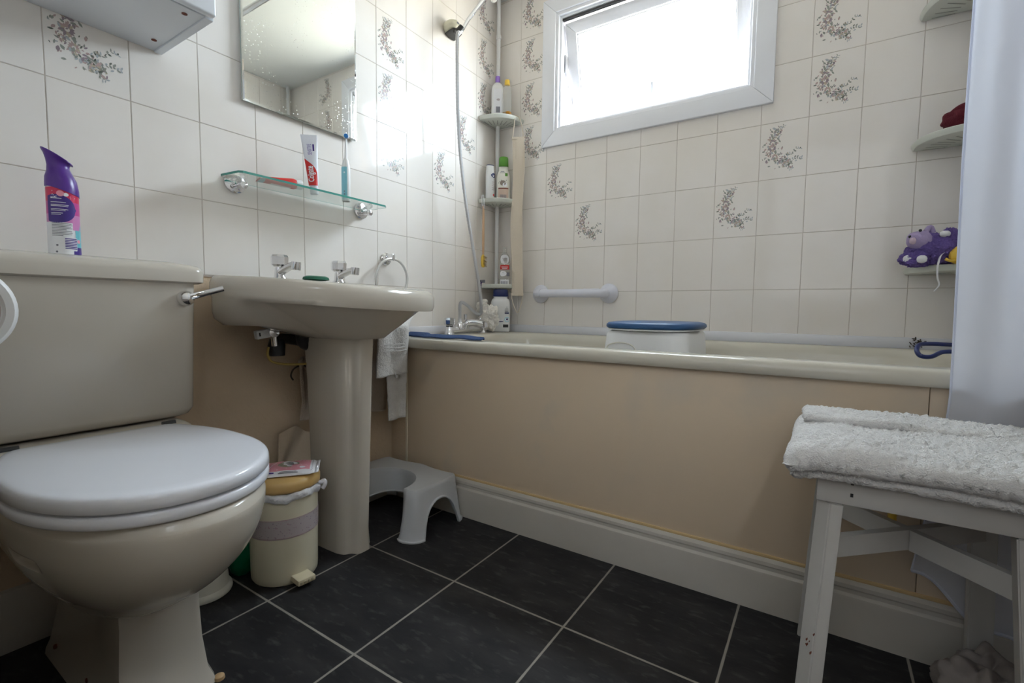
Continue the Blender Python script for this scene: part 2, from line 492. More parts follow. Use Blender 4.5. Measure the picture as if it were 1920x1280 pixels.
def tile_field(bm, P, spans_u, spans_v, holes, flowers, rngseed):
    """P(u, v, d) -> world point; d is the depth in front of the wall face.
    spans_* are lists of (index, lo, hi); printed tiles get the motif"""
    rg = random.Random(rngseed)
    G = 0.0007
    for ci, u0, u1 in spans_u:
        for ri, v0, v1 in spans_v:
            rects = [(u0, u1, v0, v1)]
            for (hu0, hu1, hv0, hv1) in holes:
                nr = []
                for a, b_, c_, d_ in rects:
                    if a >= hu1 or b_ <= hu0 or c_ >= hv1 or d_ <= hv0: nr.append((a, b_, c_, d_)); continue
                    if c_ < hv0: nr.append((a, b_, c_, hv0))
                    if d_ > hv1: nr.append((a, b_, hv1, d_))
                    c2, d2 = max(c_, hv0), min(d_, hv1)
                    if a < hu0: nr.append((a, hu0, c2, d2))
                    if b_ > hu1: nr.append((hu1, b_, c2, d2))
                rects = nr
            tu, tv = rg.gauss(0, 0.0016), rg.gauss(0, 0.0016)
            uc, vc = (u0+u1)/2, (v0+v1)/2
            for a, b_, c_, d_ in rects:
                if b_-a < 0.004 or d_-c_ < 0.004: continue
                def pt(u, v, dd): return P(u, v, dd + ((u-uc)*tu + (v-vc)*tv if dd > -0.001 else 0))
                e1, e2 = G, G+0.0009
                o4 = [bm.verts.new(pt(x, y, -0.0012)) for x, y in ((a+e1, c_+e1), (b_-e1, c_+e1), (b_-e1, d_-e1), (a+e1, d_-e1))]
                i4 = [bm.verts.new(pt(x, y, 0)) for x, y in ((a+e2, c_+e2), (b_-e2, c_+e2), (b_-e2, d_-e2), (a+e2, d_-e2))]
                bm.faces.new(i4)
                for k in range(4): bm.faces.new((o4[k], o4[(k+1) % 4], i4[(k+1) % 4], i4[k]))
            if (ci, ri) in flowers and rects:
                kf = 0
                for pts, mi in MOTIF:
                    q = []
                    for x, y in pts:
                        uu, vv = (u1 - TW) + x if u1-u0 < TW-0.001 and ci < 0 else u0 + x, v0 + y
                        uu = min(max(uu, u0+0.004), u1-0.004)
                        q.append((uu, vv))
                    if max(p[0] for p in q) - min(p[0] for p in q) < 0.0015: continue
                    kf += 1
                    q = [bm.verts.new(P(uu, vv, 0.00035 + 0.00001*(kf % 9) + (uu-uc)*tu + (vv-vc)*tv)) for uu, vv in q]
                    bm.faces.new(q).material_index = 2 + mi

def spans(lo, hi, off, step):
    out = []; k = math.floor((lo-off)/step)
    while off + k*step < hi - 1e-6:
        a, b_ = max(lo, off+k*step), min(hi, off+(k+1)*step)
        if b_-a > 0.003: out.append((k, a, b_))
        k += 1
    return out

WM = [m_tile, m_grout] + FLOWER_MATS

# back wall (window wall)
HX0, HX1, HZ0, HZ1 = 0.325, 1.165, 1.540, 2.075
bm = NB()
tile_field(bm, lambda u, v, d: V((u, -d, v)), spans(0, XR, BX0, TW), spans(ZB-0.03, ZC, TZ, TH), [(HX0, HX1, HZ0, HZ1)],
           {(0, 2), (1, 1), (5, 1), (6, 2), (7, 3), (7, 4), (7, 5), (7, 6), (-1, 3), (-1, 4), (-1, 5), (-1, 6)}, 3)
for a in ((-0.1, HX0, 0, ZC+.1), (HX1, XR+.1, 0, ZC+.1), (HX0, HX1, 0, HZ0), (HX0, HX1, HZ1, ZC+.1)):
    box(bm, a[0], a[1], 0.0012, 0.16, a[2], a[3], mi=1)
struct('wall_back', bm, WM, smooth=False)

# left wall (basin and toilet wall)
YS = -(LY0 + 3*TW)          # tiles come down to the bath only on the bath side of this line
bm = NB()
PL = lambda u, v, d: V((d, -u, v))
def PLy(u, v, d): return V((d, -u, v))
# u runs towards +y in the picture (left to right), so use u' = -y mirrored: build with u = y
def PLu(u, v, d): return V((d, u, v))
ys = [(k, -(LY0+(k+1)*TW), -(LY0+k*TW)) for k in range(-3, 12)]
ys = [(k, max(a, YF), min(b_, 0.0)) for k, a, b_ in ys if b_ > YF and a < 0]
fl_left = {(2, 2), (2, 3), (2, 4), (0, 2), (-1, 3), (-2, 4), (-2, 5), (-2, 6), (8, 2)}
tile_field(bm, PLu, ys, spans(TZ, ZC, TZ, TH), [], fl_left, 5)
tile_field(bm, PLu, [t_ for t_ in ys if t_[0] < 3], [(-1, 0.585, TZ)], [], set(), 6)
box(bm, -0.12, -0.0012, YF-.1, 0.0, TZ-0.004, ZC+.1, mi=1)
box(bm, -0.12, -0.0012, YS, 0.0, 0.58, TZ-.004, mi=1)
# painted plaster below the tiles
b = bmesh.new(); box(b, -0.12, -0.004, YF-.1, YS, 0, TZ-0.004); box(b, -0.12, -0.004, YS, 0.0, 0, 0.58)
for f in b.faces: f.material_index = 8
merge(bm, b)
struct('wall_left', bm, WM + [m_paint_tan], smooth=False)

# right wall, tiled over the bath
bm = NB()
tile_field(bm, lambda u, v, d: V((XR - d, -u, v)), spans(0, -YF, 0.07, TW), spans(0.585, ZC, TZ, TH), [], set(), 9)
box(bm, XR+0.0012, XR+0.1, YF-0.1, 0.0, 0, ZC+.1, mi=1)
struct('wall_right', bm, WM, smooth=False)

# wall with the doorway (the photograph is taken from the doorway)
bm = NB()
box(bm, -0.1, 1.00, YF-0.10, YF, 0, TZ)
box(bm, -0.1, 1.00, YF-0.10, YF+.002, TZ, ZC+.1, mi=1)
box(bm, 1.00, XR+0.1, YF-0.10, YF, 2.03, ZC+.1, mi=1)
struct('wall_front', bm, [m_wallpaint, m_tile], smooth=False)  # unseen side: dark lower paint and pale upper tiles chosen for their bounce light
bm = NB()
box(bm, 1.00, 1.03, YF-0.115, YF+0.015, 0, 2.03, 0.003); box(bm, 1.76, 1.79, YF-0.115, YF+0.015, 0, 2.03, 0.003)
box(bm, 1.00, 1.79, YF-0.115, YF+0.015, 2.0, 2.03, 0.003)
struct('door_1', bm, m_white_paint)

bm = NB(); box(bm, -0.1, XR+0.1, -3.2, 0.1, -0.05, 0.0)
struct('floor', bm, m_floor, smooth=False)
bm = NB(); box(bm, -0.1, XR+0.1, -3.2, 0.1, ZC, ZC+0.06)
struct('ceiling', bm, m_ceil, smooth=False)
bm = NB(); box(bm, 0.15, 0.2, -3.2, YF-0.1, 0, ZC); box(bm, 2.0, 2.05, -3.2, YF-0.1, 0, ZC); box(bm, 0.15, 2.05, -3.25, -3.2, 0, ZC)
box(bm, 1.79, 2.05, YF-0.1, YF-0.05, 0, ZC)
struct('wall_hall', bm, m_wallpaint, smooth=False)

# ------------------------------------------------------------------ window
win = D.objects.new('window_1', None); C.objects.link(win); win.location = (0.745, 0.0, 1.48); win['kind'] = 'structure'
def frame(bm, x0, x1, z0, z1, w, y0, y1, bev=0.002):
    """mitred rectangular frame, outer size given, w wide"""
    for quad in (((x0, z0), (x1, z0), (x1-w, z0+w), (x0+w, z0+w)), ((x1, z0), (x1, z1), (x1-w, z1-w), (x1-w, z0+w)),
                 ((x1, z1), (x0, z1), (x0+w, z1-w), (x1-w, z1-w)), ((x0, z1), (x0, z0), (x0+w, z0+w), (x0+w, z1-w))):
        extrude_poly(bm, [(p[0], y0, p[1]) for p in quad], (0, y1-y0, 0), bev=bev)
CX0, CX1, CZ0, CZ1 = 0.262, 1.221, 1.484, 2.140
bm = NB(); frame(bm, CX0, CX1, CZ0, CZ1, 0.066, -0.016, 0.004, 0.003)
ob('casing', bm, m_upvc, win)
bm = NB(); frame(bm, CX0+0.062, CX1-0.062, CZ0+0.062, CZ1-0.062, 0.018, -0.009, 0.07, 0.002)
frame(bm, CX0+0.072, CX1-0.072, CZ0+0.072, CZ1-0.072, 0.018, 0.004, 0.07, 0.002)
ob('fixed_frame', bm, m_upvc, win)
# top-hung sash, tilted outward at the foot
sash_bm = NB(); SX0, SX1, SZ0, SZ1 = CX0+0.094, CX1-0.094, CZ0+0.092, CZ1-0.102
frame(sash_bm, SX0, SX1, SZ0, SZ1, 0.052, 0.022, 0.062, 0.003)
frame(sash_bm, SX0+0.044, SX1-0.044, SZ0+0.044, SZ1-0.044, 0.014, 0.030, 0.056, 0.002)
tilt = Matrix.Rotation(math.radians(13), 3, 'X'); hp = V((0, 0.045, SZ1))
for v in sash_bm.verts: v.co = tilt @ (v.co - hp) + hp
sash = ob('sash', sash_bm, m_upvc, win)
bm = NB(); box(bm, SX0+0.05, SX1-0.05, 0.040, 0.046, SZ0+0.05, SZ1-0.05)
for v in bm.verts: v.co = tilt @ (v.co - hp) + hp
ob('pane', bm, m_pane, sash, smooth=False)
bm = NB(); box(bm, 0.735, 0.765, 0.008, 0.022, SZ0+0.004, SZ0+0.05, 0.003); box(bm, 0.743, 0.757, -0.004, 0.012, SZ0+0.02, SZ0+0.13, 0.003)
for v in bm.verts: v.co = tilt @ (v.co - hp) + hp
ob('handle', bm, m_upvc, sash)
bm = NB(); box(bm, SX0-.004, SX1+.004, .006, .020, SZ1+.001, SZ1+.009); ob('gap_strip', bm, m_black, win, smooth=False)  # dark gap above the sash drawn in as a black strip
bm = NB(); tube(bm, [(CX0+0.094, 0.045, 1.86), (CX0+0.098, 0.05, 1.80), (CX0+0.100, 0.10, 1.70)], 0.005, k=4)
box(bm, CX0+0.090, CX0+0.098, 0.03, 0.06, 1.82, 1.90, 0.001)
ob('stay_arm', bm, m_steel, win)

# ------------------------------------------------------------------ skirtings and seals
def molding(bm, x0, x1, y, side=-1):
    """ogee skirting along x, standing on the floor against the plane y"""
    prof = [(0, 0), (0.018, 0), (0.018, 0.092), (0.017, 0.098), (0.012, 0.104), (0.0115, 0.112), (0.014, 0.116), (0.013, 0.124), (0.007, 0.131), (0, 0.133)]
    a = [V((x0, y + side*d, z)) for d, z in prof]; b_ = [V((x1, y + side*d, z)) for d, z in prof]
    rings(bm, [a, b_])
bm = NB(); molding(bm, 0.06, XR-0.001, YB+0.0005)
struct('baseboard_bath', bm, m_white_paint, angle=25)
bm = NB()
prof = [(-0.0039, 0), (0.016, 0), (0.016, 0.095), (0.013, 0.104), (0.012, 0.112), (0.006, 0.126), (-0.0039, 0.128)]
rings(bm, [[V((d, YF+0.001, z)) for d, z in prof], [V((d, YB, z)) for d, z in prof]])
struct('baseboard_left', bm, m_white_paint, angle=25)
bm = NB()
for q in ((0.0, XR, -0.016, 0.0), (0.0, 0.014, YB-0.002, -0.017)):
    box(bm, q[0]+0.001, q[1]-0.001, q[2], q[3]-0.001, ZB-0.004, ZB+0.036, 0.006)
struct('trim_1', bm, m_seal)

# ------------------------------------------------------------------ bath
bath = thing('bathtub', 'ivory acrylic bathtub with a rolled front lip along the window wall', 'bathtub', (0.9, -0.37, 0.0))
BXa, BXb, BYa, BYb = 0.016, XR-0.004, YB-0.020, -0.018
bm = NB()
def bath_ring(x0, x1, y0, y1, z, r, n=10):
    pts = []
    for cx_, cy_, a0 in ((x1-r, y1-r, 0), (x0+r, y1-r, PI/2), (x0+r, y0+r, PI), (x1-r, y0+r, 1.5*PI)):
        for i in range(n+1):
            a = a0 + PI/2*i/n
            pts.append(V((cx_ + r*math.cos(a), cy_ + r*math.sin(a), z)))
    return pts
RS = [bath_ring(BXa, BXb, BYa+0.004, BYb, ZB-0.036, 0.006), bath_ring(BXa, BXb, BYa, BYb, ZB-0.030, 0.006),
      bath_ring(BXa, BXb, BYa, BYb, ZB-0.016, 0.006), bath_ring(BXa, BXb, BYa+0.004, BYb, ZB-0.005, 0.006), bath_ring(BXa, BXb, BYa+0.014, BYb, ZB, 0.006),
      bath_ring(BXa+.15, BXb-.055, BYa+0.058, BYb-.055, ZB+0.001, 0.16), bath_ring(BXa+.165, BXb-.068, BYa+0.072, BYb-.066, ZB-0.006, 0.155),
      bath_ring(BXa+.175, BXb-.08, BYa+0.082, BYb-.075, ZB-0.03, 0.15), bath_ring(BXa+.20, BXb-.16, BYa+0.11, BYb-.10, ZB-0.30, 0.13),
      bath_ring(BXa+.26, BXb-.26, BYa+0.16, BYb-.15, ZB-0.38, 0.10), bath_ring(BXa+.36, BXb-.36, BYa+0.22, BYb-.21, ZB-0.395, 0.06)]
rings(bm, RS, cap0=False, cap1=True)
ob('tub', bm, m_bath, bath, angle=60)
bm = NB(); lathe(bm, [(0.0, 0), (0.03, 0), (0.03, 0.004), (0.02, 0.005), (0, 0.004)], (0.21, -0.38, 0.47), (1, 0, 0.25), cap0=False, cap1=False)
ob('overflow_plate', bm, m_chrome, bath)

panel = thing('bath_surround', 'tan painted side panel closing the front of the bath', 'panel', (0.85, YB, 0.0))
bm = NB(); box(bm, 0.094, 1.600, YB, YB+0.012, 0.0, ZB-0.034, 0.0015)
ob('main_board', bm, m_panel, panel)
bm = NB(); box(bm, 0.0, 0.088, YB+0.006, YB+0.02, 0.0, ZB-0.034, 0.001)
ob('end_board', bm, m_paint_tan, panel)
bm = NB(); box(bm, 1.6012, XR-0.002, YB+0.0005, YB+0.013, 0.0, ZB-0.034, 0.0015)
ob('end_board', bm, m_panel, panel)
bm = NB(); box(bm, 0.086, 0.096, YB-0.003, YB+0.006, 0.10, ZB-0.034, 0.002)
ob('edge_strip', bm, mat('lit panel edge', (0.74, 0.66, 0.52), 0.45), panel)  # paler than the panel: light along this edge is put into the colour
bm = NB(); box(bm, 0.09, 1.78, YB-0.005, YB+0.003, 0.131, 0.139, 0.002)
ob('bead_strip', bm, mat('ochre varnish bead', (0.64, 0.46, 0.24), 0.5), panel)

# ------------------------------------------------------------------ toilet
TY = -1.675
toilet = thing('toilet', 'ivory close-coupled toilet with a white seat and closed lid', 'toilet', (0.35, TY, 0.0))
CY0, CY1, CXF = -1.905, -1.480, 0.200
bm = NB()
def rect_ring(x0, x1, y0, y1, z, r, n=5):
    return bath_ring(x0, x1, y0, y1, z, r, n)
rings(bm, [rect_ring(0.012, CXF-.025, CY0+.035, CY1-.028, 0.474, 0.02), rect_ring(0.008, CXF-.012, CY0+.018, CY1-.012, 0.480, 0.024),
           rect_ring(0.006, CXF-.004, CY0+.010, CY1-.004, 0.494, 0.026), rect_ring(0.003, CXF+.004, CY0, CY1+.003, 0.786, 0.026)])
ob('cistern', bm, m_ceramic, toilet, angle=50)
bm = NB()
LA = (0.002, CXF+.014, CY0-.010, CY1+.020)
rings(bm, [rect_ring(LA[0], LA[1]-.010, LA[2]+.01, LA[3]-.01, 0.778, 0.02), rect_ring(LA[0], LA[1]-.001, LA[2]+.001, LA[3]-.001, 0.782, 0.026),
           rect_ring(LA[0], LA[1], LA[2], LA[3], 0.804, 0.028), rect_ring(LA[0], LA[1]-.003, LA[2]+.003, LA[3]-.003, 0.813, 0.027),
           rect_ring(LA[0], LA[1]-.012, LA[2]+.012, LA[3]-.012, 0.819, 0.02), rect_ring(LA[0]+.005, LA[1]-.05, LA[2]+.05, LA[3]-.05, 0.827, 0.02)])
ob('cistern_lid', bm, m_ceramic, toilet, angle=50)
# flush lever
bm = NB()
lathe(bm, [(0.0, -0.002), (0.014, -0.002), (0.017, 0.004), (0.017, 0.010), (0.013, 0.018), (0.006, 0.021), (0, 0.021)], (CXF+.002, -1.506, 0.745), (1, 0, 0), 28, cap0=False, cap1=False)
ob('lever_boss', bm, m_chrome, toilet)
bm = NB()
tube(bm, [(CXF+.014, -1.509, 0.745), (CXF+.026, -1.490, 0.752), (CXF+.034, -1.468, 0.760), (CXF+.040, -1.440, 0.769)], lambda t: (0.0075-.001*t, 0.0028), flat=(0.2, 0, 1), k=6)
ob('flush_lever', bm, m_chrome, toilet)
# pan: rim outline, bowl and flared foot
def egg(z, xf, xb, hw, sq=0.0, n=64, cy=TY, xc=None):
    """egg-shaped outline, pointed at the front (+x)"""
    if xc is None: xc = xb + (xf-xb)*0.42
    out = []
    for i in range(n):
        a = 2*PI*i/n; c, s = math.cos(a), math.sin(a)
        ef, eb = 2.1, 2.0 + sq
        if c >= 0: x = xc + (xf-xc)*abs(c)**(2/ef); y = hw*math.copysign(abs(s)**(2/ef), s)
        else: x = xc - (xc-xb)*abs(c)**(2/eb); y = hw*math.copysign(abs(s)**(2/eb), s)
        out.append(V((x, cy+y, z)))
    return out
bm = NB()
BR = [(0.425, .60, .27, .10, 0), (0.428, .675, .215, .158, 2), (0.415, .684, .205, .166, 2), (0.395, .683, .195, .166, 2), (0.36, .672, .185, .161, 1.6), (0.32, .645, .175, .148, 1.4),
      (0.28, .602, .165, .127, 1.2), (0.245, .548, .15, .104, 1.2), (0.215, .495, .14, .086, 1.4), (0.200, .462, .13, .078, 1.6), (0.190, .43, .12, .06, 1.6)]
dense = []
for k in range(len(BR)-1):
    m_ = 3 if k < 2 else (14 if 2 <= k <= 5 else 4)
    a0, a1, a2, a3 = BR[max(k-1, 0)], BR[k], BR[k+1], BR[min(k+2, len(BR)-1)]
    for q in range(m_):
        t = q/m_
        dense.append([a1[c]*(1-t)+a2[c]*t if k < 2 else 0.5*(2*a1[c]+(a2[c]-a0[c])*t+(2*a0[c]-5*a1[c]+4*a2[c]-a3[c])*t*t+(3*a1[c]-a0[c]-3*a2[c]+a3[c])*t**3) for c in range(5)])
dense.append(list(BR[-1]))
RG = [egg(d[0], d[1], d[2], d[3], d[4], n=360) for d in dense]
for ring in RG:        # finger slot moulded into the left flank
    for p in ring:
        if p.y < TY - .05 and abs(p.z-.362) < .03:
            u_ = (p.x-.462)/.040; w_ = (p.z-.360+.03*(p.x-.462))/.0100
            d_ = max(0, 1-abs(u_)**4)*max(0, 1-abs(w_)**4)
            if d_ > 0: p.y += .011*d_**.9
rings(bm, RG)
bowl = ob('bowl', bm, m_ceramic, toilet, angle=70)
bm = NB()
def foot(z, xf, xb, wf, wb, rr):
    """tapered plan with a chamfered front; wider at the back"""
    p = [(xf-rr, -wf), (xf-.3*rr, -wf+.25*rr), (xf, -wf+rr), (xf, wf-rr), (xf-.3*rr, wf-.25*rr), (xf-rr, wf),
         (xf-.10, wf-.006), (xf-.14, wb), (xb+.02, wb), (xb, wb-.02), (xb, -wb+.02), (xb+.02, -wb), (xf-.14, -wb), (xf-.10, -wf+.006)]
    return [V((x, TY+.022+y, z)) for x, y in p]
rings(bm, [foot(0.0, .455, .06, .080, .086, .012), foot(0.012, .452, .06, .078, .084, .012), foot(0.03, .440, .065, .073, .078, .013), foot(0.09, .430, .07, .069, .066, .014), foot(0.17, .430, .08, .066, .058, .016),
           foot(0.215, .440, .09, .070, .062, .02), foot(0.245, .46, .10, .075, .07, .03)])
pd = ob('pan_foot', bm, m_ceramic, toilet, angle=35)
bm = NB(); lathe(bm, [(0, 0), (0.005, 0), (0.0045, 0.003), (0.002, 0.004), (0, 0.004)], (0.135, TY-.058, 0.035), (0.15, -1, 0.2), 16, cap0=False, cap1=False)
ob('fixing_screw', bm, m_rust, toilet); bm = NB()
lathe(bm, [(0, 0), (0.005, 0), (0.0045, 0.003), (0.002, 0.004), (0, 0.004)], (0.300, TY-.052, 0.035), (0.15, -1, 0.2), 16, cap0=False, cap1=False)
ob('fixing_screw', bm, m_rust, toilet)
bm = NB()
rings(bm, [rect_ring(.04, .235, TY-.155, TY+.155, .36, .03), rect_ring(.02, .245, TY-.165, TY+.165, .40, .03), rect_ring(.015, .25, TY-.165, TY+.165, .463, .03), rect_ring(.02, .245, TY-.155, TY+.155, .471, .03)])
ob('rear_deck', bm, m_ceramic, toilet, angle=50)
# seat ring and lid, both with the flat-cut rear corners
SEAT_BACK = smooth_path([(.45, .172, 0), (.385, .1705, 0), (.32, .160, 0), (.268, .143, 0), (.240, .130, 0), (.229, .116, 0), (.227, .09, 0), (.227, .045, 0), (.227, 0, 0)], 5)
def seat_ring(z, off, n=72):
    """outline of seat: round front, straight-cut back with two corners"""
    half = []
    for i in range(n//2):
        a = PI/2*i/(n//2); c, s = math.cos(a), math.sin(a)
        half.append((.45 + (.226-off)*c**(2/2.08), (.172-off)*s**(2/2.08)))
    for p in SEAT_BACK:
        k = (.45-p.x)/.223
        half.append((p.x + off*min(1, max(0, k)), max(0, p.y - off*min(1, p.y/.10))))
    pts = half + [(x, -y) for x, y in half[-2:0:-1]]
    return [V((x, TY-.002+y, z)) for x, y in pts]
bm = NB()
rings(bm, [seat_ring(.430, .010), seat_ring(.431, .003), seat_ring(.435, 0), seat_ring(.4455, 0), seat_ring(.4485, .0025), seat_ring(.449, .04)])
ob('seat_ring', bm, m_seat, toilet, angle=60)
bm = NB()
rings(bm, [seat_ring(.4512, .010), seat_ring(.452, .003), seat_ring(.455, -.0005), seat_ring(.467, 0), seat_ring(.4712, .0016), seat_ring(.4738, .005), seat_ring(.4750, .011), seat_ring(.4755, .03), seat_ring(.476, .09)])
ob('seat_lid', bm, m_seat, toilet, angle=60)
for sy_ in (-1, 1):
    bm = NB(); tube(bm, [(.222, TY+sy_*.122-.012, .472), (.222, TY+sy_*.122+.012, .472)], 0.006, k=1)
    ob('hinge', bm, m_black, toilet)

# toilet brush pot beside the pan
bm = NB(); lathe(bm, [(0, 0), (.010, 0), (.009, .006), (.004, .009), (0, .009)], (.450, -1.570, .0), n=16, cap0=False, cap1=False)
ob('screw_cap', bm, mat('tan plastic cap', (.50, .33, .17), .4), toilet)
brush = thing('toilet_brush_pot', 'white round brush pot with a flared lip behind the toilet pan', 'brush pot', (0.135, -1.462, 0))
bm = NB(); lathe(bm, [(0, .001), (0.064, .001), (0.066, .006), (0.064, .014), (0.058, .018), (0.055, .06), (0.053, .14), (0.050, .148), (.046, .148), (.046, .03), (0, .03)], (0.118, -1.452, 0), n=40, cap0=False, cap1=False)
ob('pot', bm, m_offwhite, brush, angle=50)
bm = NB(); lathe(bm, [(0, .05), (.03, .05), (.032, .08), (.03, .11), (.008, .13), (.007, .25), (.010, .26), (.010, .28), (0, .285)], (0.118, -1.452, 0), n=20, cap0=False, cap1=False)
ob('brush_handle', bm, m_offwhite, brush)

# ------------------------------------------------------------------ air freshener on the cistern
AX, AY, AZ, AR = 0.105, -1.680, 0.8265, 0.0245
spray = thing('air_freshener', 'tall purple and pink air freshener can standing on the toilet cistern', 'air freshener', (AX, AY, AZ))
bm = NB()
lathe(bm, [(0, 0), (AR-.003, 0), (AR, .003), (AR, .134), (AR-.004, .140), (AR-.005, .158), (0, .158)], (AX, AY, AZ), n=48, cap0=False, cap1=False)
ob('can', bm, m_label, spray, angle=50)
def can_map(ang0):
    """label coordinates (metres along the circumference, height) -> can surface"""
    def f(x, y, d=0.0004):
        a = ang0 + x/AR
        return V((AX + (AR+d)*math.cos(a), AY + (AR+d)*math.sin(a), AZ + y))
    return f
cdir = math.atan2(-2.0014-AY, 1.4083-AX)
CM = can_map(cdir)
m_crim = mat('crimson print', (0.62, 0.02, 0.09), 0.3); m_mag = mat('magenta print', (0.52, 0.05, 0.28), 0.3)
m_ppk = mat('orchid print', (0.60, 0.22, 0.48), 0.3); m_violet = mat('violet print', (0.05, 0.02, 0.22), 0.3); m_teal = mat('teal print', (0.15, 0.50, 0.58), 0.3)
m_softpink = mat('soft pink print', (0.85, 0.32, 0.42), 0.3)
bm = NB()
H = PI*AR*0.98
patch(bm, -H, H, .107, .134, CM, 48, 2, 0)
patch(bm, -H, H, .082, .107, CM, 48, 2, 1)
patch(bm, -H, H, .052, .082, CM, 48, 2, 2)
patch(bm, .018, H, .018, .052, CM, 20, 2, 4)
patch(bm, -.014, H, .002, .010, CM, 24, 1, 3)
patch(bm, .020, H, .002, .018, CM, 20, 1, 3)
ob('printed_sleeve', bm, [m_crim, m_mag, m_ppk, m_violet, m_teal], spray)
bm = NB()
C2 = lambda x, y: CM(x, y, .0007); C3 = lambda x, y: CM(x, y, .0010)
for i in range(-14, 12):       # large violet blot behind the text
    x = i*.0018; hh = [0.028*math.sqrt(max(0, 1-((q+.010)/.0300)**2)) for q in (x, x+.0018)]
    if max(hh) > .002:
        for k in range(6):
            bm.faces.new([bm.verts.new(C2(q, .092+h_*(-1+2*kk/6))) for q, h_, kk in ((x, hh[0], k), (x+.0018, hh[1], k), (x+.0018, hh[1], k+1), (x, hh[0], k+1))])
patch(bm, -H, .0135, .003, .0655, C2, 24, 4, 1)
patch(bm, .0, .020, .012, .036, C3, 6, 2, 5)
for k in range(7): patch(bm, .0006, .0195, .0135+.0032*k, .0135+.0032*k+.0019, lambda x, y: CM(x, y, .0012), 6, 1, 0)
for k, w_ in enumerate((.030, .031, .029, .031, .022, .030, .031, .030, .017)):
    patch(bm, -.0185, -.0185+w_, .0625-.0030*k, .0625-.0030*k+.0011, C3, 8, 1, 6)
for y, w_ in ((.1135, .010), (.1115, .017), (.104, .023), (.099, .027), (.0965, .026), (.0905, .026), (.088, .022), (.083, .018), (.080, .015)):
    patch(bm, -.0185, -.0185+w_, y, y+.0010, C3, 8, 1, 1)
disc(bm, -.003, .122, .0058, C3, 14, 2); disc(bm, .005, .1205, .0042, C3, 14, 1, .0035)
for k in range(18): disc(bm, rnd.uniform(-.022, .026), rnd.uniform(.112, .128), .0008, C2, 6, 1)
for k in range(8): disc(bm, .021+.0015*k, .030+.004*k, .0018, C2, 8, 3, .005)
disc(bm, .024, .030, .0038, C3, 12, 2); disc(bm, -.011, .020, .002, C3, 10, 6); disc(bm, -.012, .007, .002, C3, 10, 6)
ob('label_print', bm, [m_violet, m_whiteprint, m_softpink, m_teal, m_mag, m_whiteprint, m_print], spray)
# purple actuator cap: a flared, forward-sweeping cowl
bm = NB(); rs = []
cf = V((math.cos(cdir+PI/2), math.sin(cdir+PI/2), 0))   # to the right in the picture
cb = V((math.cos(cdir), math.sin(cdir), 0))
KS = .0245/.0265
for t, r_, sh, tl_ in ((0, .0282, 0, .009), (.14, .0280, 0, .007), (.35, .0262, -.001, .003), (.55, .0205, -.003, 0), (.68, .0185, -.004, -.004), (.80, .0195, -.005, -.009), (.90, .0225, -.006, -.013), (.955, .0268, -.0065, -.016), (.985, .0272, -.0065, -.0165), (1.0, .0245, -.0065, -.016)):
    z = AZ + .129 + .071*t
    ring = []
    for i in range(40):
        a = 2*PI*i/40
        lx = r_*KS*math.cos(a); ly = r_*KS*math.sin(a)*(1 if t < .6 else .8)
        if t > .75 and lx < 0: lx *= 1 - .12*(t-.75)/.25
        ring.append(V((AX, AY, 0)) + cf*(lx+sh) + cb*ly + V((0, 0, z + tl_*(lx/.027)*(1 if t > .45 else -1))))
    rs.append(ring)
# keep the skirt slanting down to the right
rings(bm, rs)
ob('actuator_cap', bm, m_purple, spray, angle=60)

# ------------------------------------------------------------------ wall cabinet
cab = thing('wall_cabinet', 'white laminate bathroom wall cabinet above the toilet', 'cabinet', (0.14, -1.72, 1.348))
KX, KY0, KY1, KZ0, KZ1 = 0.262, -1.94, -1.455, 1.348, 1.96
bm = NB()
box(bm, 0.002, KX, KY1-.016, KY1, KZ0, KZ1, .001); box(bm, 0.002, KX, KY0, KY0+.016, KZ0, KZ1, .001)
box(bm, 0.002, KX-.002, KY0+.0165, KY1-.0165, KZ0+.003, KZ0+.018, .0008); box(bm, 0.002, KX, KY0+.0165, KY1-.0165, KZ1-.016, KZ1, .001)
box(bm, 0.002, 0.008, KY0+.0165, KY1-.0165, KZ0+.018, KZ1-.016)
ob('carcass', bm, m_cab, cab)
for a, b_ in ((KY0+.002, -1.70), (-1.697, KY1-.002)):
    bm = NB(); box(bm, KX+.002, KX+.020, a, b_, KZ0+.002, KZ1-.002, .005, 3)
    dr = ob('door', bm, m_cab, cab)
    bm = NB(); yy = b_-.04 if b_ < -1.6 else a+.04
    lathe(bm, [(0, 0), (.006, 0), (.006, .012), (.013, .018), (.013, .024), (0, .027)], (KX+.019, yy, 1.42), (1, 0, 0), 20, cap0=False, cap1=False)
    ob('knob', bm, m_chrome, dr)
for x, y in ((.250, -1.500), (.060, -1.492)):
    bm = NB(); lathe(bm, [(0, 0), (.0055, 0), (.0055, -.0015), (.002, -.0022), (0, -.0010)], (x if x < .24 else .235, y, KZ0+.0035), (0, 0, 1), 18, cap0=False, cap1=False)
    ob('screw', bm, m_rust, cab)

# ------------------------------------------------------------------ mirror
mir = thing('mirror', 'rectangular mirror on the tiled wall above the glass shelf', 'mirror', (0.012, -1.07, 1.31))
MY0, MY1, MZ0, MZ1 = -1.265, -0.876, 1.307, 1.90
bm = NB()
def mr_ring(x, i): return [V((x, MY0+i, MZ0+i)), V((x, MY1-i, MZ0+i)), V((x, MY1-i, MZ1-i)), V((x, MY0+i, MZ1-i))]
rings(bm, [mr_ring(0.0135, 0), mr_ring(0.0155, 0), mr_ring(0.0160, .005)])
ob('silvered_glass', bm, m_mirror, mir, smooth=False)
bm = NB(); box(bm, 0.006, 0.0133, MY0+.0015, MY1-.0015, MZ0+.0015, MZ1-.0015)
ob('backing_board', bm, mat('mirror backing', (0.45, 0.50, 0.46), 0.5), mir, smooth=False)

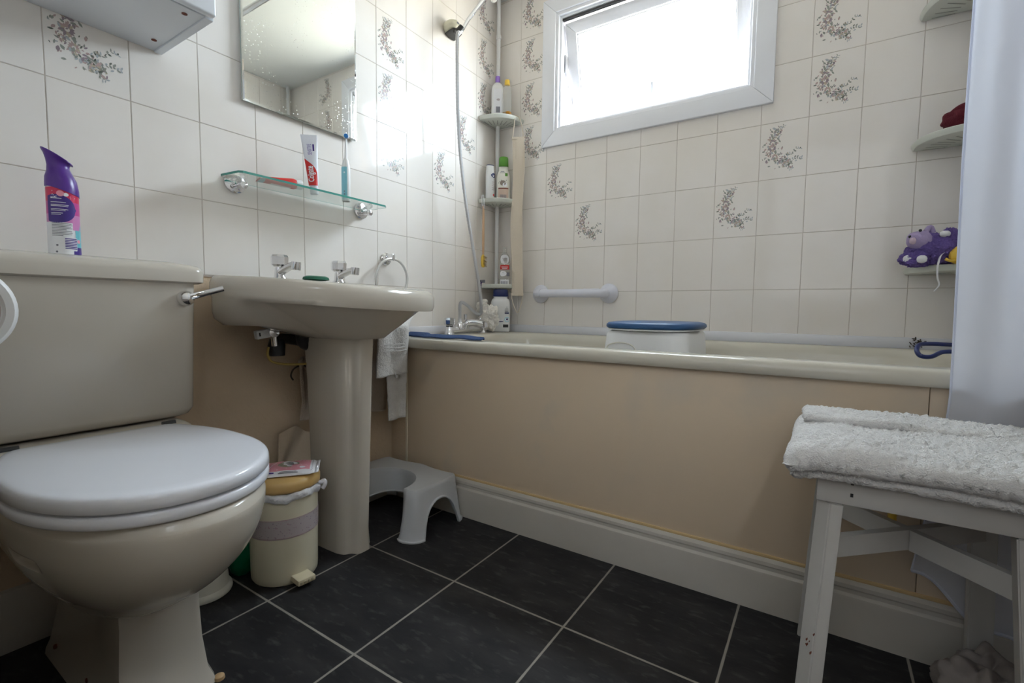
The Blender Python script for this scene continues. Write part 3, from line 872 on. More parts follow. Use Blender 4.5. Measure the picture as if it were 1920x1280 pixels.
# ------------------------------------------------------------------ glass shelf with what stands on it
shelf = thing('glass_shelf', 'green-edged glass shelf on two chrome brackets under the mirror', 'shelf', (0.06, -1.08, 1.079))
SZ = 1.0740
pts = [(.012, -1.300), (.022, -1.318), (.046, -1.345), (.122, -1.338), (.130, -1.330), (.130, -.850), (.120, -.838), (.012, -.838)]
bm = NB(); extrude_poly(bm, [(x, y, SZ) for x, y in pts], (0, 0, .006))
bm.faces.ensure_lookup_table()
for f in bm.faces:
    if abs(f.normal.z) < 0.5: f.material_index = 1
bmesh.ops.recalc_face_normals(bm, faces=bm.faces)
for f in bm.faces: f.material_index = 1 if abs(f.normal.z) < .5 else 0
ob('glass_plate', bm, [m_glass, m_glassedge], shelf, smooth=False)
for y in (-1.288, -.851):
    bm = NB(); lathe(bm, [(0, .0015), (.0295, .0015), (.0305, .004), (.0295, .008), (.023, .0105), (0, .011)], (0, y, SZ+.001), (1, 0, 0), 36, cap0=False, cap1=False)
    br = ob('bracket', bm, m_chrome, shelf, angle=50)
    bm = NB(); tube(bm, [(.008, y, SZ-.009), (.05, y, SZ-.009)], .0085, n=16, k=1); 
    lathe(bm, [(0, 0), (.0095, 0), (.0105, .004), (.0095, .012), (0, .014)], (.044, y, SZ-.012), (1, 0, 0), 20, cap0=False, cap1=False)
    ob('clamp', bm, m_chrome, br)

def tube_of_paste(root, base, upv, side, L_, capr, capl, mats_, w_top, w_bot, printer):
    """crimped tube standing on its cap: round at the cap, flat and wide at the crimp"""
    u_ = V(upv).normalized(); s_ = V(side); s_ = (s_ - u_*s_.dot(u_)).normalized(); n_ = u_.cross(s_)
    bb = V(base)
    bm = NB(); rs = []
    for i in range(15):
        t = i/14; h = capl + (L_-capl)*t
        a = w_bot + (w_top-w_bot)*t; b2 = w_bot*(1-t)**.8 + .0012
        if i == 0: a *= .8; b2 *= .8
        rs.append([bb + u_*h + s_*a*math.cos(2*PI*j/28) + n_*b2*math.sin(2*PI*j/28) for j in range(28)])
    rings(bm, rs)
    body = ob('tube_body', bm, mats_[0], root, angle=60)
    bm = NB(); lathe(bm, [(0, 0), (capr*.92, 0), (capr, .002), (capr*.97, capl), (0, capl+.001)], bb, u_, 24, cap0=False, cap1=False)
    ob('cap', bm, mats_[1], root, angle=50)
    def f(x, y, d=.0004):
        """x across the face (-1..1 of half width), y height in metres"""
        t = min(1, max(0, (y-capl)/(L_-capl)))
        a = w_bot + (w_top-w_bot)*t; b2 = w_bot*(1-t)**.8 + .0012
        return bb + u_*y + s_*(a+d)*math.sin(x*PI/2*.95) - n_*(b2+d)*math.cos(x*PI/2*.95)
    printer(f, body)
    return body

paste = thing('toothpaste_tube', 'white and red toothpaste tube standing upright on its cap on the glass shelf', 'toothpaste', (.075, -1.085, SZ+.006), 'toothpaste tubes on the glass shelf')
def print_upright(f, body):
    bm = NB(); n_ = 14
    # red swoosh panel with a curved right edge
    lo, hi = .020, .100
    for k in range(n_):
        y0 = lo + (hi-lo)*k/n_; y1 = lo + (hi-lo)*(k+1)/n_
        xr0 = .62 - 1.45*max(0, (y0-.050)/(hi-.050))**2.0; xr1 = .62 - 1.45*max(0, (y1-.050)/(hi-.050))**2.0
        g = [f(-.92+(xr0+.92)*i/6, y0) for i in range(7)]; g2 = [f(-.92+(xr1+.92)*i/6, y1) for i in range(7)]
        for i in range(6):
            bm.faces.new([bm.verts.new(p) for p in (g[i], g[i+1], g2[i+1], g2[i])])
    ob('red_panel', bm, m_red, body)
    bm = text_bm('Colgate', .0175, lambda x, y: f(-.20 - y*58, .0535 + x*.86, .0014), bold=.0004)
    ob('lettering', bm, m_whiteprint, body, smooth=False)
    bm = text_bm('SENSITIVE', .0085, lambda x, y: f(-.05 - y*58, .126 + x*.85, .0014), bold=.0001)
    patch(bm, .22, .38, .122, .142, lambda x, y: f(x, y, .0007), 3, 3, 1)
    ob('lettering', bm, [mat('pale violet ink', (.32, .28, .55), .4), m_violet], body, smooth=False)
toc = V((1.4083-.075, -2.0014+1.085, 0)).normalized(); tos = V((-toc.y, toc.x, 0))
tube_of_paste(paste, (.075, -1.085, SZ+.0065), (-.0, -.10, 1), tos, .170, .0125, .018, (m_tubew, m_tubew), .0235, .0138, print_upright)

paste2 = thing('toothpaste_tube', 'small red toothpaste tube lying flat with its white cap towards the window', 'toothpaste', (.07, -1.20, SZ+.006), 'toothpaste tubes on the glass shelf')
def print_lying(f, body):
    bm = NB(); patch(bm, -.9, .9, .108, .122, lambda x, y: f(x, y, .0005), 8, 2, 0)
    ob('blue_end', bm, m_sky, body)
    bm = NB(); patch(bm, -.9, .2, .035, .09, lambda x, y: f(x, y, .0005), 8, 4, 0)
    ob('white_flash', bm, m_whiteprint, body)
tube_of_paste(paste2, (.086, -1.135, SZ+.0192), (-.16, -1, -.050), (1, -.1, .15), .124, .0115, .018, (m_red, m_white), .0165, .0125, print_lying)

tb = thing('electric_toothbrush', 'light blue and white electric toothbrush standing on the glass shelf', 'toothbrush', (.08, -.972, SZ+.006))
bx_, by_, bz_ = .080, -.972, SZ+.006
bm = NB(); lathe(bm, [(0, 0), (.0125, 0), (.0138, .004), (.0132, .05), (.0140, .085), (.0135, .105), (.0095, .124), (.006, .132), (0, .133)], (bx_, by_, bz_), n=32, cap0=False, cap1=False)
hd = ob('handle', bm, m_white, tb, angle=50)
bcd = math.atan2(-2.0014-by_, 1.4083-bx_)
def bf(x, y, d=.0005):
    r_ = .0137 if y < .10 else .0137 - .004*(y-.10)/.02
    a = bcd + x/.0137
    return V((bx_+(r_+d)*math.cos(a), by_+(r_+d)*math.sin(a), bz_+y))
bm = NB(); patch(bm, -.0215, .0035, .004, .112, bf, 14, 10, 0)
gp = ob('blue_grip', bm, m_sky, hd)
for yb_, rb_, mb_ in ((.085, .0024, m_whiteprint), (.025, .002, m_print), (.016, .002, m_print)):
    bm = NB(); disc(bm, -.005, yb_, rb_, lambda x, y: bf(x, y, .0010), 14); ob('button', bm, mb_, hd)
bm = NB(); tube(bm, [(bx_, by_, bz_+.130), (bx_, by_+.001, bz_+.165), (bx_, by_+.002, bz_+.195)], lambda t: .0048-.0022*t, k=6)
lathe(bm, [(0, -.004), (.0072, -.003), (.0075, .002), (0, .004)], (bx_, by_+.003, bz_+.203), (.7, -.7, 0), 20, cap0=False, cap1=False)
nk = ob('brush_neck', bm, m_white, tb)
bm = NB(); lathe(bm, [(0, .003), (.0066, .003), (.0066, .011), (0, .0115)], (bx_, by_+.003, bz_+.203), (.7, -.7, 0), 20, cap0=False, cap1=False)
ob('bristles', bm, mat('blue bristle', (.02, .22, .62), .6), nk)

# ------------------------------------------------------------------ wash basin on its pedestal
WY = -1.110
basin = thing('pedestal_wash_basin', 'ivory pedestal wash basin between the toilet and the bath', 'wash basin', (0.25, WY, 0))
N = 72
def basin_outline(sc_, z, k_rim=True):
    """rounded D: flat on the wall, bowed front"""
    pts = []
    for i in range(N):
        a = 2*PI*i/N; c, s = math.cos(a), math.sin(a)
        if c >= 0: x = .20 + .262*sc_[0]*abs(c)**(2/2.35); y = .290*sc_[1]*math.copysign(abs(s)**(2/2.35), s)
        else: x = .20 - (.197)*sc_[2]*abs(c)**(2/6.0); y = .290*sc_[1]*math.copysign(abs(s)**(2/5), s)*(1-.10*abs(c)**2)
        zz = z - (.030*(x/.46)**1.3 if k_rim else 0) - .010*(y/.29)*(x/.46)
        pts.append(V((x, WY+y, zz)))
    return pts
def mixr(A, B, t): return [a.lerp(b_, t) for a, b_ in zip(A, B)]
def ped_ring(z, cx_, cy_, wx, wy, n=N):
    out = []
    for i in range(n):
        a = 2*PI*i/n; c, s = math.cos(a), math.sin(a)
        e = 3.0
        out.append(V((cx_ + wx*math.copysign(abs(c)**(2/e), c), cy_ + wy*math.copysign(abs(s)**(2/e), s), z)))
    return out
R_under = ped_ring(.640, .222, -1.092, .118, .086)
def low(z, t, kk):   # lower ring: back stays against the wall
    A = basin_outline((1, 1, 1), z, False)
    B = [V((p.x, p.y, z)) for p in R_under]
    return mixr(A, B, t)
rr = [basin_outline((.985, .985, 1), .801), basin_outline((1, 1, 1), .790)]
rr += [basin_outline((1, 1, 1), .765)]
A3 = basin_outline((.985, .985, 1), .752)
rr += [A3]
B4 = [V((p.x, p.y, p.z)) for p in R_under]
for t, zz in ((.14, .742), (.32, .722), (.50, .700), (.68, .678), (.84, .660), (1.0, .640)):
    ring = []
    for a, b_ in zip(A3, B4):
        p = a.lerp(b_, t)
        back = min(1, max(0, (.26 - a.x)/.16)); back = back*back*(3-2*back)     # 1 near the wall
        tx = t**(1+5*back) if t < 1 else 1
        p = a.lerp(b_, tx)
        p.z = zz - .010*(a.x/.46)*(1-t)
        if back > 0:
            zb = .745 - .066*min(1, t/.68)
            if t >= .99: zb = .640
            p.z = p.z*(1-back) + zb*back
        ring.append(p)
    rr.append(ring)
# inside of the bowl
top = [basin_outline((.955, .96, .99), .809), basin_outline((.93, .93, .97), .810)]
inn = []
for sc_, z in ((.86, .808), (.80, .795), (.72, .75), (.55, .70), (.25, .675)):
    inn.append([V((.255 + (.205)*sc_*math.copysign(abs(math.cos(2*PI*i/N))**(1/1.15), math.cos(2*PI*i/N))*(1 if math.cos(2*PI*i/N) > 0 else .62),
                   WY + .27*sc_*math.sin(2*PI*i/N), z - (.026 if sc_ > .7 else .0)*((.25+.2*math.cos(2*PI*i/N))/.46))) for i in range(N)])
bm = NB(); rings(bm, rr[::-1] + top + inn)
ob('basin_bowl', bm, m_ceramic, basin, angle=75)
bm = NB()
prs = []
for z, cx_, cy_, wx, wy in ((0, .200, -1.084, .092, .0575), (.012, .200, -1.084, .091, .0565), (.05, .200, -1.084, .088, .0545), (.30, .204, -1.084, .094, .056), (.50, .207, -1.085, .100, .060), (.648, .210, -1.087, .106, .065)):
    ring = []
    prof = [(-1, -1), (-.2, -1), (.35, -.98), (.62, -.86), (.70, -.70), (.73, -.56), (.90, -.46), (1.0, -.30), (1.0, .30), (.90, .46), (.73, .56), (.70, .70), (.62, .86), (.35, .98), (-.2, 1), (-1, 1)]
    for x, y in prof: ring.append(V((cx_ + wx*x, cy_ + wy*y, z)))
    prs.append(ring)
rings(bm, prs)
bmesh.ops.recalc_face_normals(bm, faces=bm.faces)
pe = [e for e in bm.edges if abs(e.verts[0].co.z - e.verts[1].co.z) > .01]
bmesh.ops.bevel(bm, geom=pe, offset=.006, segments=2, affect='EDGES', profile=.5)
ob('pedestal', bm, m_ceramic, basin, angle=50)
bm = NB(); tube(bm, [(.210+.111*x, -1.087+.070*y, .6455+.0015*math.sin(i*2.3)) for i, (x, y) in enumerate([(-.6, -1), (-.2, -1), (.35, -.98), (.70, -.78), (.86, -.5), (1.0, -.28), (1.0, .28), (.86, .5), (.70, .78), (.35, .98), (-.2, 1)])], .0024, n=6, k=3)
ob('brown_sealant', bm, mat('brown sealant', (.22, .09, .035), .7), basin)
for y, nm in ((-1.205, 'hot'), (-1.003, 'cold')):
    z0 = .806
    bm = NB()
    lathe(bm, [(0, 0), (.021, 0), (.021, .004), (.015, .010), (.013, .03), (.012, .036), (0, .037)], (.078, y, z0), n=28, cap0=False, cap1=False)
    tube(bm, [(.080, y, z0+.020), (.105, y, z0+.030), (.135, y, z0+.038), (.155, y, z0+.040)], lambda t: .0115 - .0015*t, n=16, k=5)
    lathe(bm, [(0, .006), (.0125, .006), (.0128, 0), (.0128, -.016), (.010, -.018), (0, -.018)], (.160, y, z0+.043), (0.12, 0, 1), 20, cap0=False, cap1=False)
    tp_ = ob('tap', bm, m_chrome, basin, angle=50)
    bm = NB(); lathe(bm, [(0, 0), (.016, 0), (.0235, .006), (.0245, .028), (.021, .034), (0, .036)], (.078, y, z0+.038), n=8, cap0=False, cap1=False)
    ob('tap_handle', bm, m_chrome, tp_, angle=30)
soap = NB(); rings(soap, [superring(.115, -1.112, z, rx, ry, 2.4) for z, rx, ry in ((.8085, .020, .030), (.811, .028, .040), (.818, .027, .038), (.822, .02, .03))])
tag(ob('soap_bar', soap, m_dkgreen, origin=(.115, -1.112, .809)), 'dark green soap bar on the back of the wash basin between its taps', 'soap')

# plumbing under the basin
pl = thing('basin_plumbing', 'chrome stop valve, black trap and thin pipes under the wash basin', 'pipework', (.08, -1.22, .60))
bm = NB(); box(bm, .090, .108, -1.292, -1.252, .640, .664, .003, rot=(Matrix.Rotation(.15, 3, 'X'), (.1, -1.27, .65)))
box(bm, .1075, .1085, -1.286, -1.282, .648, .658, mi=1, rot=(Matrix.Rotation(.15, 3, 'X'), (.1, -1.27, .65)))
ob('valve_tag', bm, [m_white, m_black], pl)
bm = NB(); tube(bm, [(.085, -1.228, .615), (.085, -1.232, .665)], .010, k=1); tube(bm, [(.06, -1.225, .655), (.105, -1.243, .655)], .009, k=1)
lathe(bm, [(0, 0), (.012, 0), (.013, .01), (0, .012)], (.104, -1.243, .655), (1, -.3, 0), 14, cap0=False, cap1=False)
ob('stop_valve', bm, m_chrome, pl)
bm = NB(); tube(bm, [(.075, -1.225, .76), (.078, -1.226, .66), (.08, -1.228, .600)], .008); lathe(bm, [(0, 0), (.022, 0), (.024, .03), (.018, .05), (0, .05)], (.07, -1.215, .585), n=18, cap0=False, cap1=False)
tube(bm, [(.12, -1.17, .72), (.12, -1.165, .65), (.11, -1.15, .62), (.12, -1.12, .615), (.14, -1.10, .64)], .019, n=16)
tube(bm, [(.11, -1.15, .625), (.05, -1.16, .63), (.01, -1.16, .63)], .016, n=14)
ob('waste_trap', bm, m_black, pl)
bm = NB(); tube(bm, [(.082, -1.246, .612), (.088, -1.252, .590), (.092, -1.240, .570), (.10, -1.20, .560), (.11, -1.15, .558), (.115, -1.11, .565), (.12, -1.09, .60)], .0035)
ob('thin_pipe', bm, m_copper, pl)

# ------------------------------------------------------------------ towel ring and hanging towels
ring_t = thing('towel_ring', 'chrome and white towel ring on the tiled wall right of the basin', 'towel ring', (0, -.735, .915))
bm = NB(); lathe(bm, [(0, .001), (.023, .001), (.024, .005), (.020, .010), (.012, .013), (0, .014)], (0, -.735, .913), (1, 0, 0), 32, cap0=False, cap1=False)
box(bm, .008, .046, -.743, -.727, .905, .931, .004)
ob('wall_mount', bm, m_chrome, ring_t)
bm = NB()
RC, RR = V((.036, -.735, .835)), .078
tube(bm, [RC + V((.004*math.cos(a), RR*math.sin(a), RR*math.cos(a))) for a in [2*PI*i/48 for i in range(49)]], .0048, n=10, k=1)
ob('ring', bm, mat('pearl white metal', (.80, .79, .77), .2, metal=.5), ring_t)

def cloth_sheet(name, mat_, pts_fn, nu=40, nv=50, th=.006, root=None, label=None, cat=None, group=None, origin=None, disp=.0015, sc_=60):
    bm = NB()
    g = []
    for j in range(nv+1):
        row = []
        for i in range(nu+1):
            p = V(pts_fn(i/nu, j/nv))
            p += V((1, .3, .2))*disp*nz(p, sc_)
            row.append(bm.verts.new(p))
        g.append(row)
    for j in range(nv):
        for i in range(nu): bm.faces.new((g[j][i], g[j][i+1], g[j+1][i+1], g[j+1][i]))
    o = ob(name, bm, mat_, root, origin=origin, angle=180)
    solid(o, th)
    if label: tag(o, label, cat, group)
    return o
# towel through the ring: outer fold ends higher, inner tail hangs lower
tw = thing('hand_towel', 'pale towel hung through the towel ring beside the bath', 'towel', (.04, -.70, .5))
def tf1(u, v):
    w = .056 + .028*min(1, v*2.5) + .003*v
    yc = -.712 + .004*min(1, v*1.4)
    z = .775 - .285*v - .012*math.sin(u*PI)*0 - .02*(u-.5)*0
    k = min(1, max(0, (v-.20)/.22)); k = k*k*(3-2*k)
    yc -= .108*k; w *= 1-.16*k
    y = yc + (u-.5)*2*w
    x = .042 + .078*k + .010*math.sin(u*8+1) + .014*math.sin(PI*u) + .006*math.sin(v*5)
    return (x, y, z - .006*(1-u))
cloth_sheet('outer_fold', m_terry, tf1, root=tw, th=.009)
def tf2(u, v):
    w = .044 + .006*math.sin(v*3)
    z = .775 - .455*v
    y = -.696 + .004*v + (u-.5)*2*w*(1-.12*v)
    k = min(1, v/.3)
    return (.040 + .066*k + .006*math.sin(u*7), y - .088*k, z)
cloth_sheet('inner_tail', m_terry, tf2, root=tw, th=.008)
bm = NB()
for k in range(3): tube(bm, [(.1445-.006*math.cos(i*.75), -.866+.104*i/8, .600-.012*k) for i in range(9)], .0018, n=6, k=2)
ob('woven_border', bm, m_terry, tw)
bm = NB(); box(bm, .126, .127, -.806, -.796, .476, .498, rot=(Matrix.Rotation(.25, 3, 'X'), (.126, -.80, .49)))
ob('care_tag', bm, m_whiteprint, tw)
# second towel, behind the pedestal
tw2 = thing('hand_towel', 'taupe towel hanging on the wall behind the basin pedestal', 'towel', (.04, -.95, .35))
def tf3(u, v):
    y = -1.118 + .368*u + .010*math.sin(v*4)
    z = .560 + .10*u - (.19+.13*u+.0*u)*v
    x = .028 + .012*math.sin(u*22+v) + .006*math.sin(u*9)
    return (x, y, z)
cloth_sheet('draped_cloth', m_terrygrey, tf3, nu=80, root=tw2, th=.006)
def tf4(u, v):
    y = -1.135 + .075*u + .012*v; z = .565 - .03*u - .16*v + .02*math.sin(u*3)
    return (.042 + .012*math.sin(u*9+1), y, z)
cloth_sheet('folded_corner', m_terrygrey, tf4, root=tw2, th=.006)
bm = NB(); tube(bm, [(.03, -1.140, .500), (.035, -1.150, .515), (.038, -1.143, .535), (.04, -1.120, .545), (.04, -1.10, .540)], .0025, k=5)
ob('hanging_loop', bm, m_dark, tw2)
# pale bath mat bundle on the wall lower down
def tf5(u, v):
    return (.020 + .018*math.sin(u*6+v*2)+.01*v, -1.185 + .13*u - .03*v, .335 - .13*v + .02*math.sin(u*5))
cloth_sheet('floor_cloth', bump(mat('tan plush', (.50, .40, .30), 1.0, spec=.1), 150, .4, .003), tf5, label='fuzzy tan cloth hanging low on the wall left of the basin pedestal', cat='cloth', origin=(.03, -1.13, .3), disp=.001, sc_=40)

# ------------------------------------------------------------------ pedal bin
bin_ = thing('pedal_bin', 'cream pedal bin with a tan lid and floral band in front of the basin pedestal', 'bin', (.196, -1.278, 0))
BC = (.196, -1.278, 0)
bm = NB(); lathe(bm, [(0, .001), (.080, .001), (.083, .006), (.084, .02), (.087, .235), (.087, .240), (0, .240)], BC, n=56, cap0=False, cap1=False)
bb_ = ob('bin_body', bm, m_binc, bin_, angle=50)
bm = NB(); lathe(bm, [(.0858, .128), (.0862, .128), (.0875, .180), (.0871, .180)], BC, n=56, cap0=False, cap1=False)
ob('floral_band', bm, m_lav, bb_)
bm = NB(); rg = random.Random(4)
for k in range(260):
    a = rg.uniform(0, 2*PI); z = rg.uniform(.133, .175); r_ = .0876+(z-.128)*.025/1.0*.5
    s_ = rg.uniform(.0008, .0020)
    vs = [bm.verts.new(V((BC[0]+(r_)*math.cos(a+s_/.087*math.cos(q)), BC[1]+(r_)*math.sin(a+s_/.087*math.cos(q)), z+s_*math.sin(q)))) for q in (0, 1.2, 2.5, 3.8, 5)]
    bm.faces.new(vs).material_index = rg.choice([0, 0, 1])
for z in (.130, .178):
    lathe(bm, [(.0872+(z-.128)*.02, z), (.0876+(z-.128)*.02, z+.0018)], BC, n=56, cap0=False, cap1=False, mi=2)
ob('band_print', bm, [mat('mauve ink', (.33, .27, .33), .5), mat('plum ink', (.40, .25, .30), .5), mat('rose line', (.58, .40, .42), .5)], bb_)
bm = NB()
prof = []
rs = []
for k, (r_, z) in enumerate(((.0885, .226), (.092, .228), (.0945, .236), (.094, .244), (.091, .248), (.085, .249))):
    rs.append([V((BC[0]+(r_+.0025*math.sin(9*a+k*.7)+.0012*math.sin(23*a))*math.cos(a), BC[1]+(r_+.0025*math.sin(9*a+k*.7))*math.sin(a), z+.003*math.sin(5*a+1)+.0015*math.sin(17*a))) for a in [2*PI*i/96 for i in range(96)]])
rings(bm, rs, cap0=False, cap1=False)
tube(bm, [(BC[0]+.070, BC[1]+.062, .245), (BC[0]+.078, BC[1]+.072, .250), (BC[0]+.080, BC[1]+.072, .240), (BC[0]+.076, BC[1]+.068, .230)], .006, k=4)
ob('liner_bag', bm, m_wbag, bin_)
bm = NB(); lathe(bm, [(0, .248), (.088, .248), (.0925, .251), (.0935, .258), (.0935, .268), (.091, .275), (.083, .280), (.05, .2825), (0, .283)], BC, n=56, cap0=False, cap1=False)
ob('bin_lid', bm, m_binlid, bin_, angle=50)
pa = math.radians(-6)
pm = Matrix.Rotation(pa, 3, 'Z')
pc = V(BC) + V((math.cos(pa), math.sin(pa), 0))*.084
bm = NB(); box(bm, pc.x-.01, pc.x+.038, pc.y-.024, pc.y+.024, .010, .026, .004, rot=(pm, tuple(pc)))
for k in range(4): box(bm, pc.x+.036, pc.x+.0395, pc.y-.019+.010*k, pc.y-.013+.010*k, .014, .021, .0012, mi=1, rot=(pm, tuple(pc)))
ob('pedal', bm, [m_pedal, mat('worn rubber', (.50, .44, .30), .6)], bin_)
bm = NB(); box(bm, pc.x-.012, pc.x+.030, pc.y-.010, pc.y+.010, .004, .010, .001, rot=(pm, tuple(pc)))
ob('pedal_arm', bm, m_black, bin_)

# packet of wipes on the bin lid
wipes = thing('wipes_packet', 'pink and white packet of wipes lying on the pedal bin lid', 'wipes', (.215, -1.28, .284))
wa = math.radians(52); wc = V((.212, -1.272, .2845)); wx_ = V((math.cos(wa), math.sin(wa), 0)); wy_ = V((-math.sin(wa), math.cos(wa), 0))
WL, WWd = .068, .049
def wp(x, y, top=True, d=0.0):
    ex = (1-abs(x)**6)*(1-abs(y)**6)
    h = .0135*max(0, ex)**.5 + .0012*math.sin(x*9+y*5)*ex
    p = wc + wx_*(x*WL*(1.0)) + wy_*(y*WWd)
    return p + V((0, 0, .0025 + h + d + .004*max(0, x-.8)/.2)) if top else p + V((0, 0, .0012 + .003*max(0, abs(x)-.8)/.2))
bm = NB(); n_ = 22
gt = [[bm.verts.new(wp(-1+2*i/n_, -1+2*j/n_)) for i in range(n_+1)] for j in range(n_+1)]
gb = [[bm.verts.new(wp(-1+2*i/n_, -1+2*j/n_, False)) for i in range(n_+1)] for j in range(n_+1)]
for j in range(n_):
    for i in range(n_):
        f = bm.faces.new((gt[j][i], gt[j][i+1], gt[j+1][i+1], gt[j+1][i]))
        f.material_index = 1 if (abs(-1+2*(j+.5)/n_) < .80 and abs(-1+2*(i+.5)/n_) < .84) else 0
        bm.faces.new((gb[j][i], gb[j+1][i], gb[j+1][i+1], gb[j][i+1]))
for k in range(n_):
    for a, b2 in (((0, k), (0, k+1)), ((n_, k+1), (n_, k))): bm.faces.new((gt[a[0]][a[1]], gb[a[0]][a[1]], gb[b2[0]][b2[1]], gt[b2[0]][b2[1]]))
    for a, b2 in (((k+1, 0), (k, 0)), ((k, n_), (k+1, n_))): bm.faces.new((gt[a[0]][a[1]], gb[a[0]][a[1]], gb[b2[0]][b2[1]], gt[b2[0]][b2[1]]))
pk = ob('packet', bm, [m_label, m_pink], wipes, angle=60)
# crimped ends
for s_ in (-1, 1):
    bm = NB(); g = []
    for i in range(17):
        y = -1+2*i/16; zz = .004+.002*math.sin(i*2.1)
        p = wc + wx_*(s_*WL) + wy_*(y*WWd); q = p + wx_*s_*(.010) + V((0, 0, .006 + .002*math.sin(i*1.7)))
        g.append((bm.verts.new(p+V((0, 0, zz))), bm.verts.new(q)))
    for a, b2 in zip(g, g[1:]): bm.faces.new((a[0], a[1], b2[1], b2[0])).material_index = 0
    cr_ = ob('crimped_end', bm, m_label, wipes); solid(cr_, .0012)
bm = NB()
W1 = lambda x, y: wp(x, y, True, .0006); W2 = lambda x, y: wp(x, y, True, .0010)
disc(bm, .0, .12, .40, W1, 24, 0, .48); disc(bm, .0, .12, .34, W2, 24, 1, .40)
for k in range(4): patch(bm, -.22+.02*k, .22-.02*k, -.14+.13*k, -.08+.13*k, lambda x, y: wp(x, y, True, .0014), 6, 1, 2)
for k in range(9): disc(bm, -.72+.03*k, -.55+.13*k, .03, W1, 6, 1, .05)
for k in range(40): disc(bm, rnd.uniform(-.78, .78), rnd.uniform(-.75, .75), .018, W1, 6, 1, .022)
disc(bm, .55, -.62, .11, W2, 16, 1, .13)
ob('printed_badge', bm, [mat('olive ring', (.28, .28, .18), .4), m_whiteprint, m_black], pk)
bm = NB()   # dark print on the near white side
patch(bm, -.85, -.45, -.955, -.90, W2, 4, 1, 0)
ob('side_print', bm, [m_violet, m_print], pk)
bm = NB(); patch(bm, -.25, .35, -.93, -.90, W2, 6, 1, 1)
ob('side_print', bm, [m_violet, m_print], pk)
bm = NB(); patch(bm, -.30, .40, -.975, -.95, W2, 6, 1, 1)
for k in range(20): patch(bm, .87+.03*(k % 2), .90+.03*(k % 2), -.9+.09*k, -.86+.09*k, W2, 1, 1, 1)
ob('side_print', bm, [m_violet, m_print], pk)

# green bag stuffed behind the bin
bm = NB(); rs = []
for k in range(13):
    t = k/12; r_ = .045*math.sin(PI*min(1, t*.93+.06))**.5 + .004
    rs.append([V((.105+r_*(1+.25*nz((math.cos(a), math.sin(a), t*3), 2))*math.cos(a), -1.352+.75*r_*(1+.25*nz((math.cos(a), math.sin(a), t*3), 2, 5))*math.sin(a), .002+.15*t)) for a in [2*PI*i/28 for i in range(28)]])
rings(bm, rs)
gbag = ob('plastic_bag', bm, bump(mat('green film', (0.0, .16, .07), .28), 25, .8, .01), origin=(.105, -1.352, 0))
tag(gbag, 'crumpled green plastic bag on the floor between toilet and pedal bin', 'bag')

# ------------------------------------------------------------------ grey squatting footstool
fs = thing('toilet_footstool', 'pale grey moulded plastic toilet footstool with a curved cut-out beside the bath', 'footstool', (.22, -.84, 0))
def fs_outline():
    pts = []   # (x, y, kind, param)
    x0, x1, y0, y1, r = .025, .372, -.957, -.750, .022
    def arc(cx_, cy_, rr_, a0, a1, n, kd):
        for i in range(n+1):
            a = math.radians(a0 + (a1-a0)*i/n); pts.append((cx_+rr_*math.cos(a), cy_+rr_*math.sin(a), kd))
    # right side, from notch corner round anticlockwise
    arc(x1-.030, y0+.008, .012, 215, 270, 4, 'foot'); arc(x1-r, y0+r, r, -75, 0, 6, 'foot')
    for i in range(1, 16): pts.append((x1 + .004*math.sin(PI*i/16), y0+r + (y1-y0-2*r)*i/16, 'end'))
    arc(x1-r, y1-r, r, 0, 80, 6, 'foot')
    for i in range(1, 24):
        t = i/24; x = x1-r + (x0+2*r-x1)*t
        pts.append((x, y1 - .030*math.exp(-((t-.5)/.30)**2)*0 + .012*math.exp(-((t-.5)/.16)**2) - .004, 'back'))
    arc(x0+r, y1-r, r, 95, 180, 6, 'foot')
    for i in range(1, 16): pts.append((x0 - .004*math.sin(PI*i/16), y1-r + (y0-y1+2*r)*i/16, 'end'))
    arc(x0+r, y0+r, r, 180, 255, 6, 'foot'); arc(x0+.030, y0+.008, .012, 270, 325, 4, 'foot')
    cx_, cy_, ra, rb = (x0+x1)/2, y0+.004, (x1-x0)/2-.052, .128
    for i in range(0, 33):
        a = PI - PI*i/32
        pts.append((cx_+ra*math.cos(a), cy_+rb*math.sin(a), 'notch'))
    return pts
FO = fs_outline(); FZ = .158
def seglens(kind):
    idx = [i for i, p in enumerate(FO) if p[2] == kind]; return idx
arch = {}
runs = []; i = 0
while i < len(FO):
    j = i
    while j+1 < len(FO) and FO[j+1][2] == FO[i][2]: j += 1
    n_ = j-i+1
    for q in range(i, j+1):
        t = (q-i+.5)/n_
        if FO[i][2] == 'end': arch[q] = .108*max(0, 1-abs(2*t-1)**2.2)**.5
        elif FO[i][2] == 'back': arch[q] = .10*max(0, 1-abs(2*t-1)**3)**.5
        elif FO[i][2] == 'notch': arch[q] = .075*max(0, 1-abs(2*t-1)**2.5)**.5
        else: arch[q] = 0
    i = j+1
cxs, cys = .198, -.855
def fs_ring(z_of, off, inner=0.0):
    out = []
    n_ = len(FO)
    for i, (x, y, kd) in enumerate(FO):
        a = V((FO[(i+1) % n_][0]-FO[i-1][0], FO[(i+1) % n_][1]-FO[i-1][1], 0)).normalized(); nrm = V((a.y, -a.x, 0))
        z = z_of(i)
        o_ = off(z)*(1 if kd != 'notch' else .35)
        out.append(V((x, y, z)) + nrm*(o_ - inner))
    return out
offs = lambda z: .022*(1-z/FZ)**1.2
rs = []
rs.append(fs_ring(lambda i: FZ, lambda z: -.004))
rs.append(fs_ring(lambda i: FZ-.004, lambda z: 0))
for k in range(1, 8): rs.append(fs_ring(lambda i, k=k: (FZ-.004)*(1-k/7) + (arch[i]+.009)*(k/7), offs))
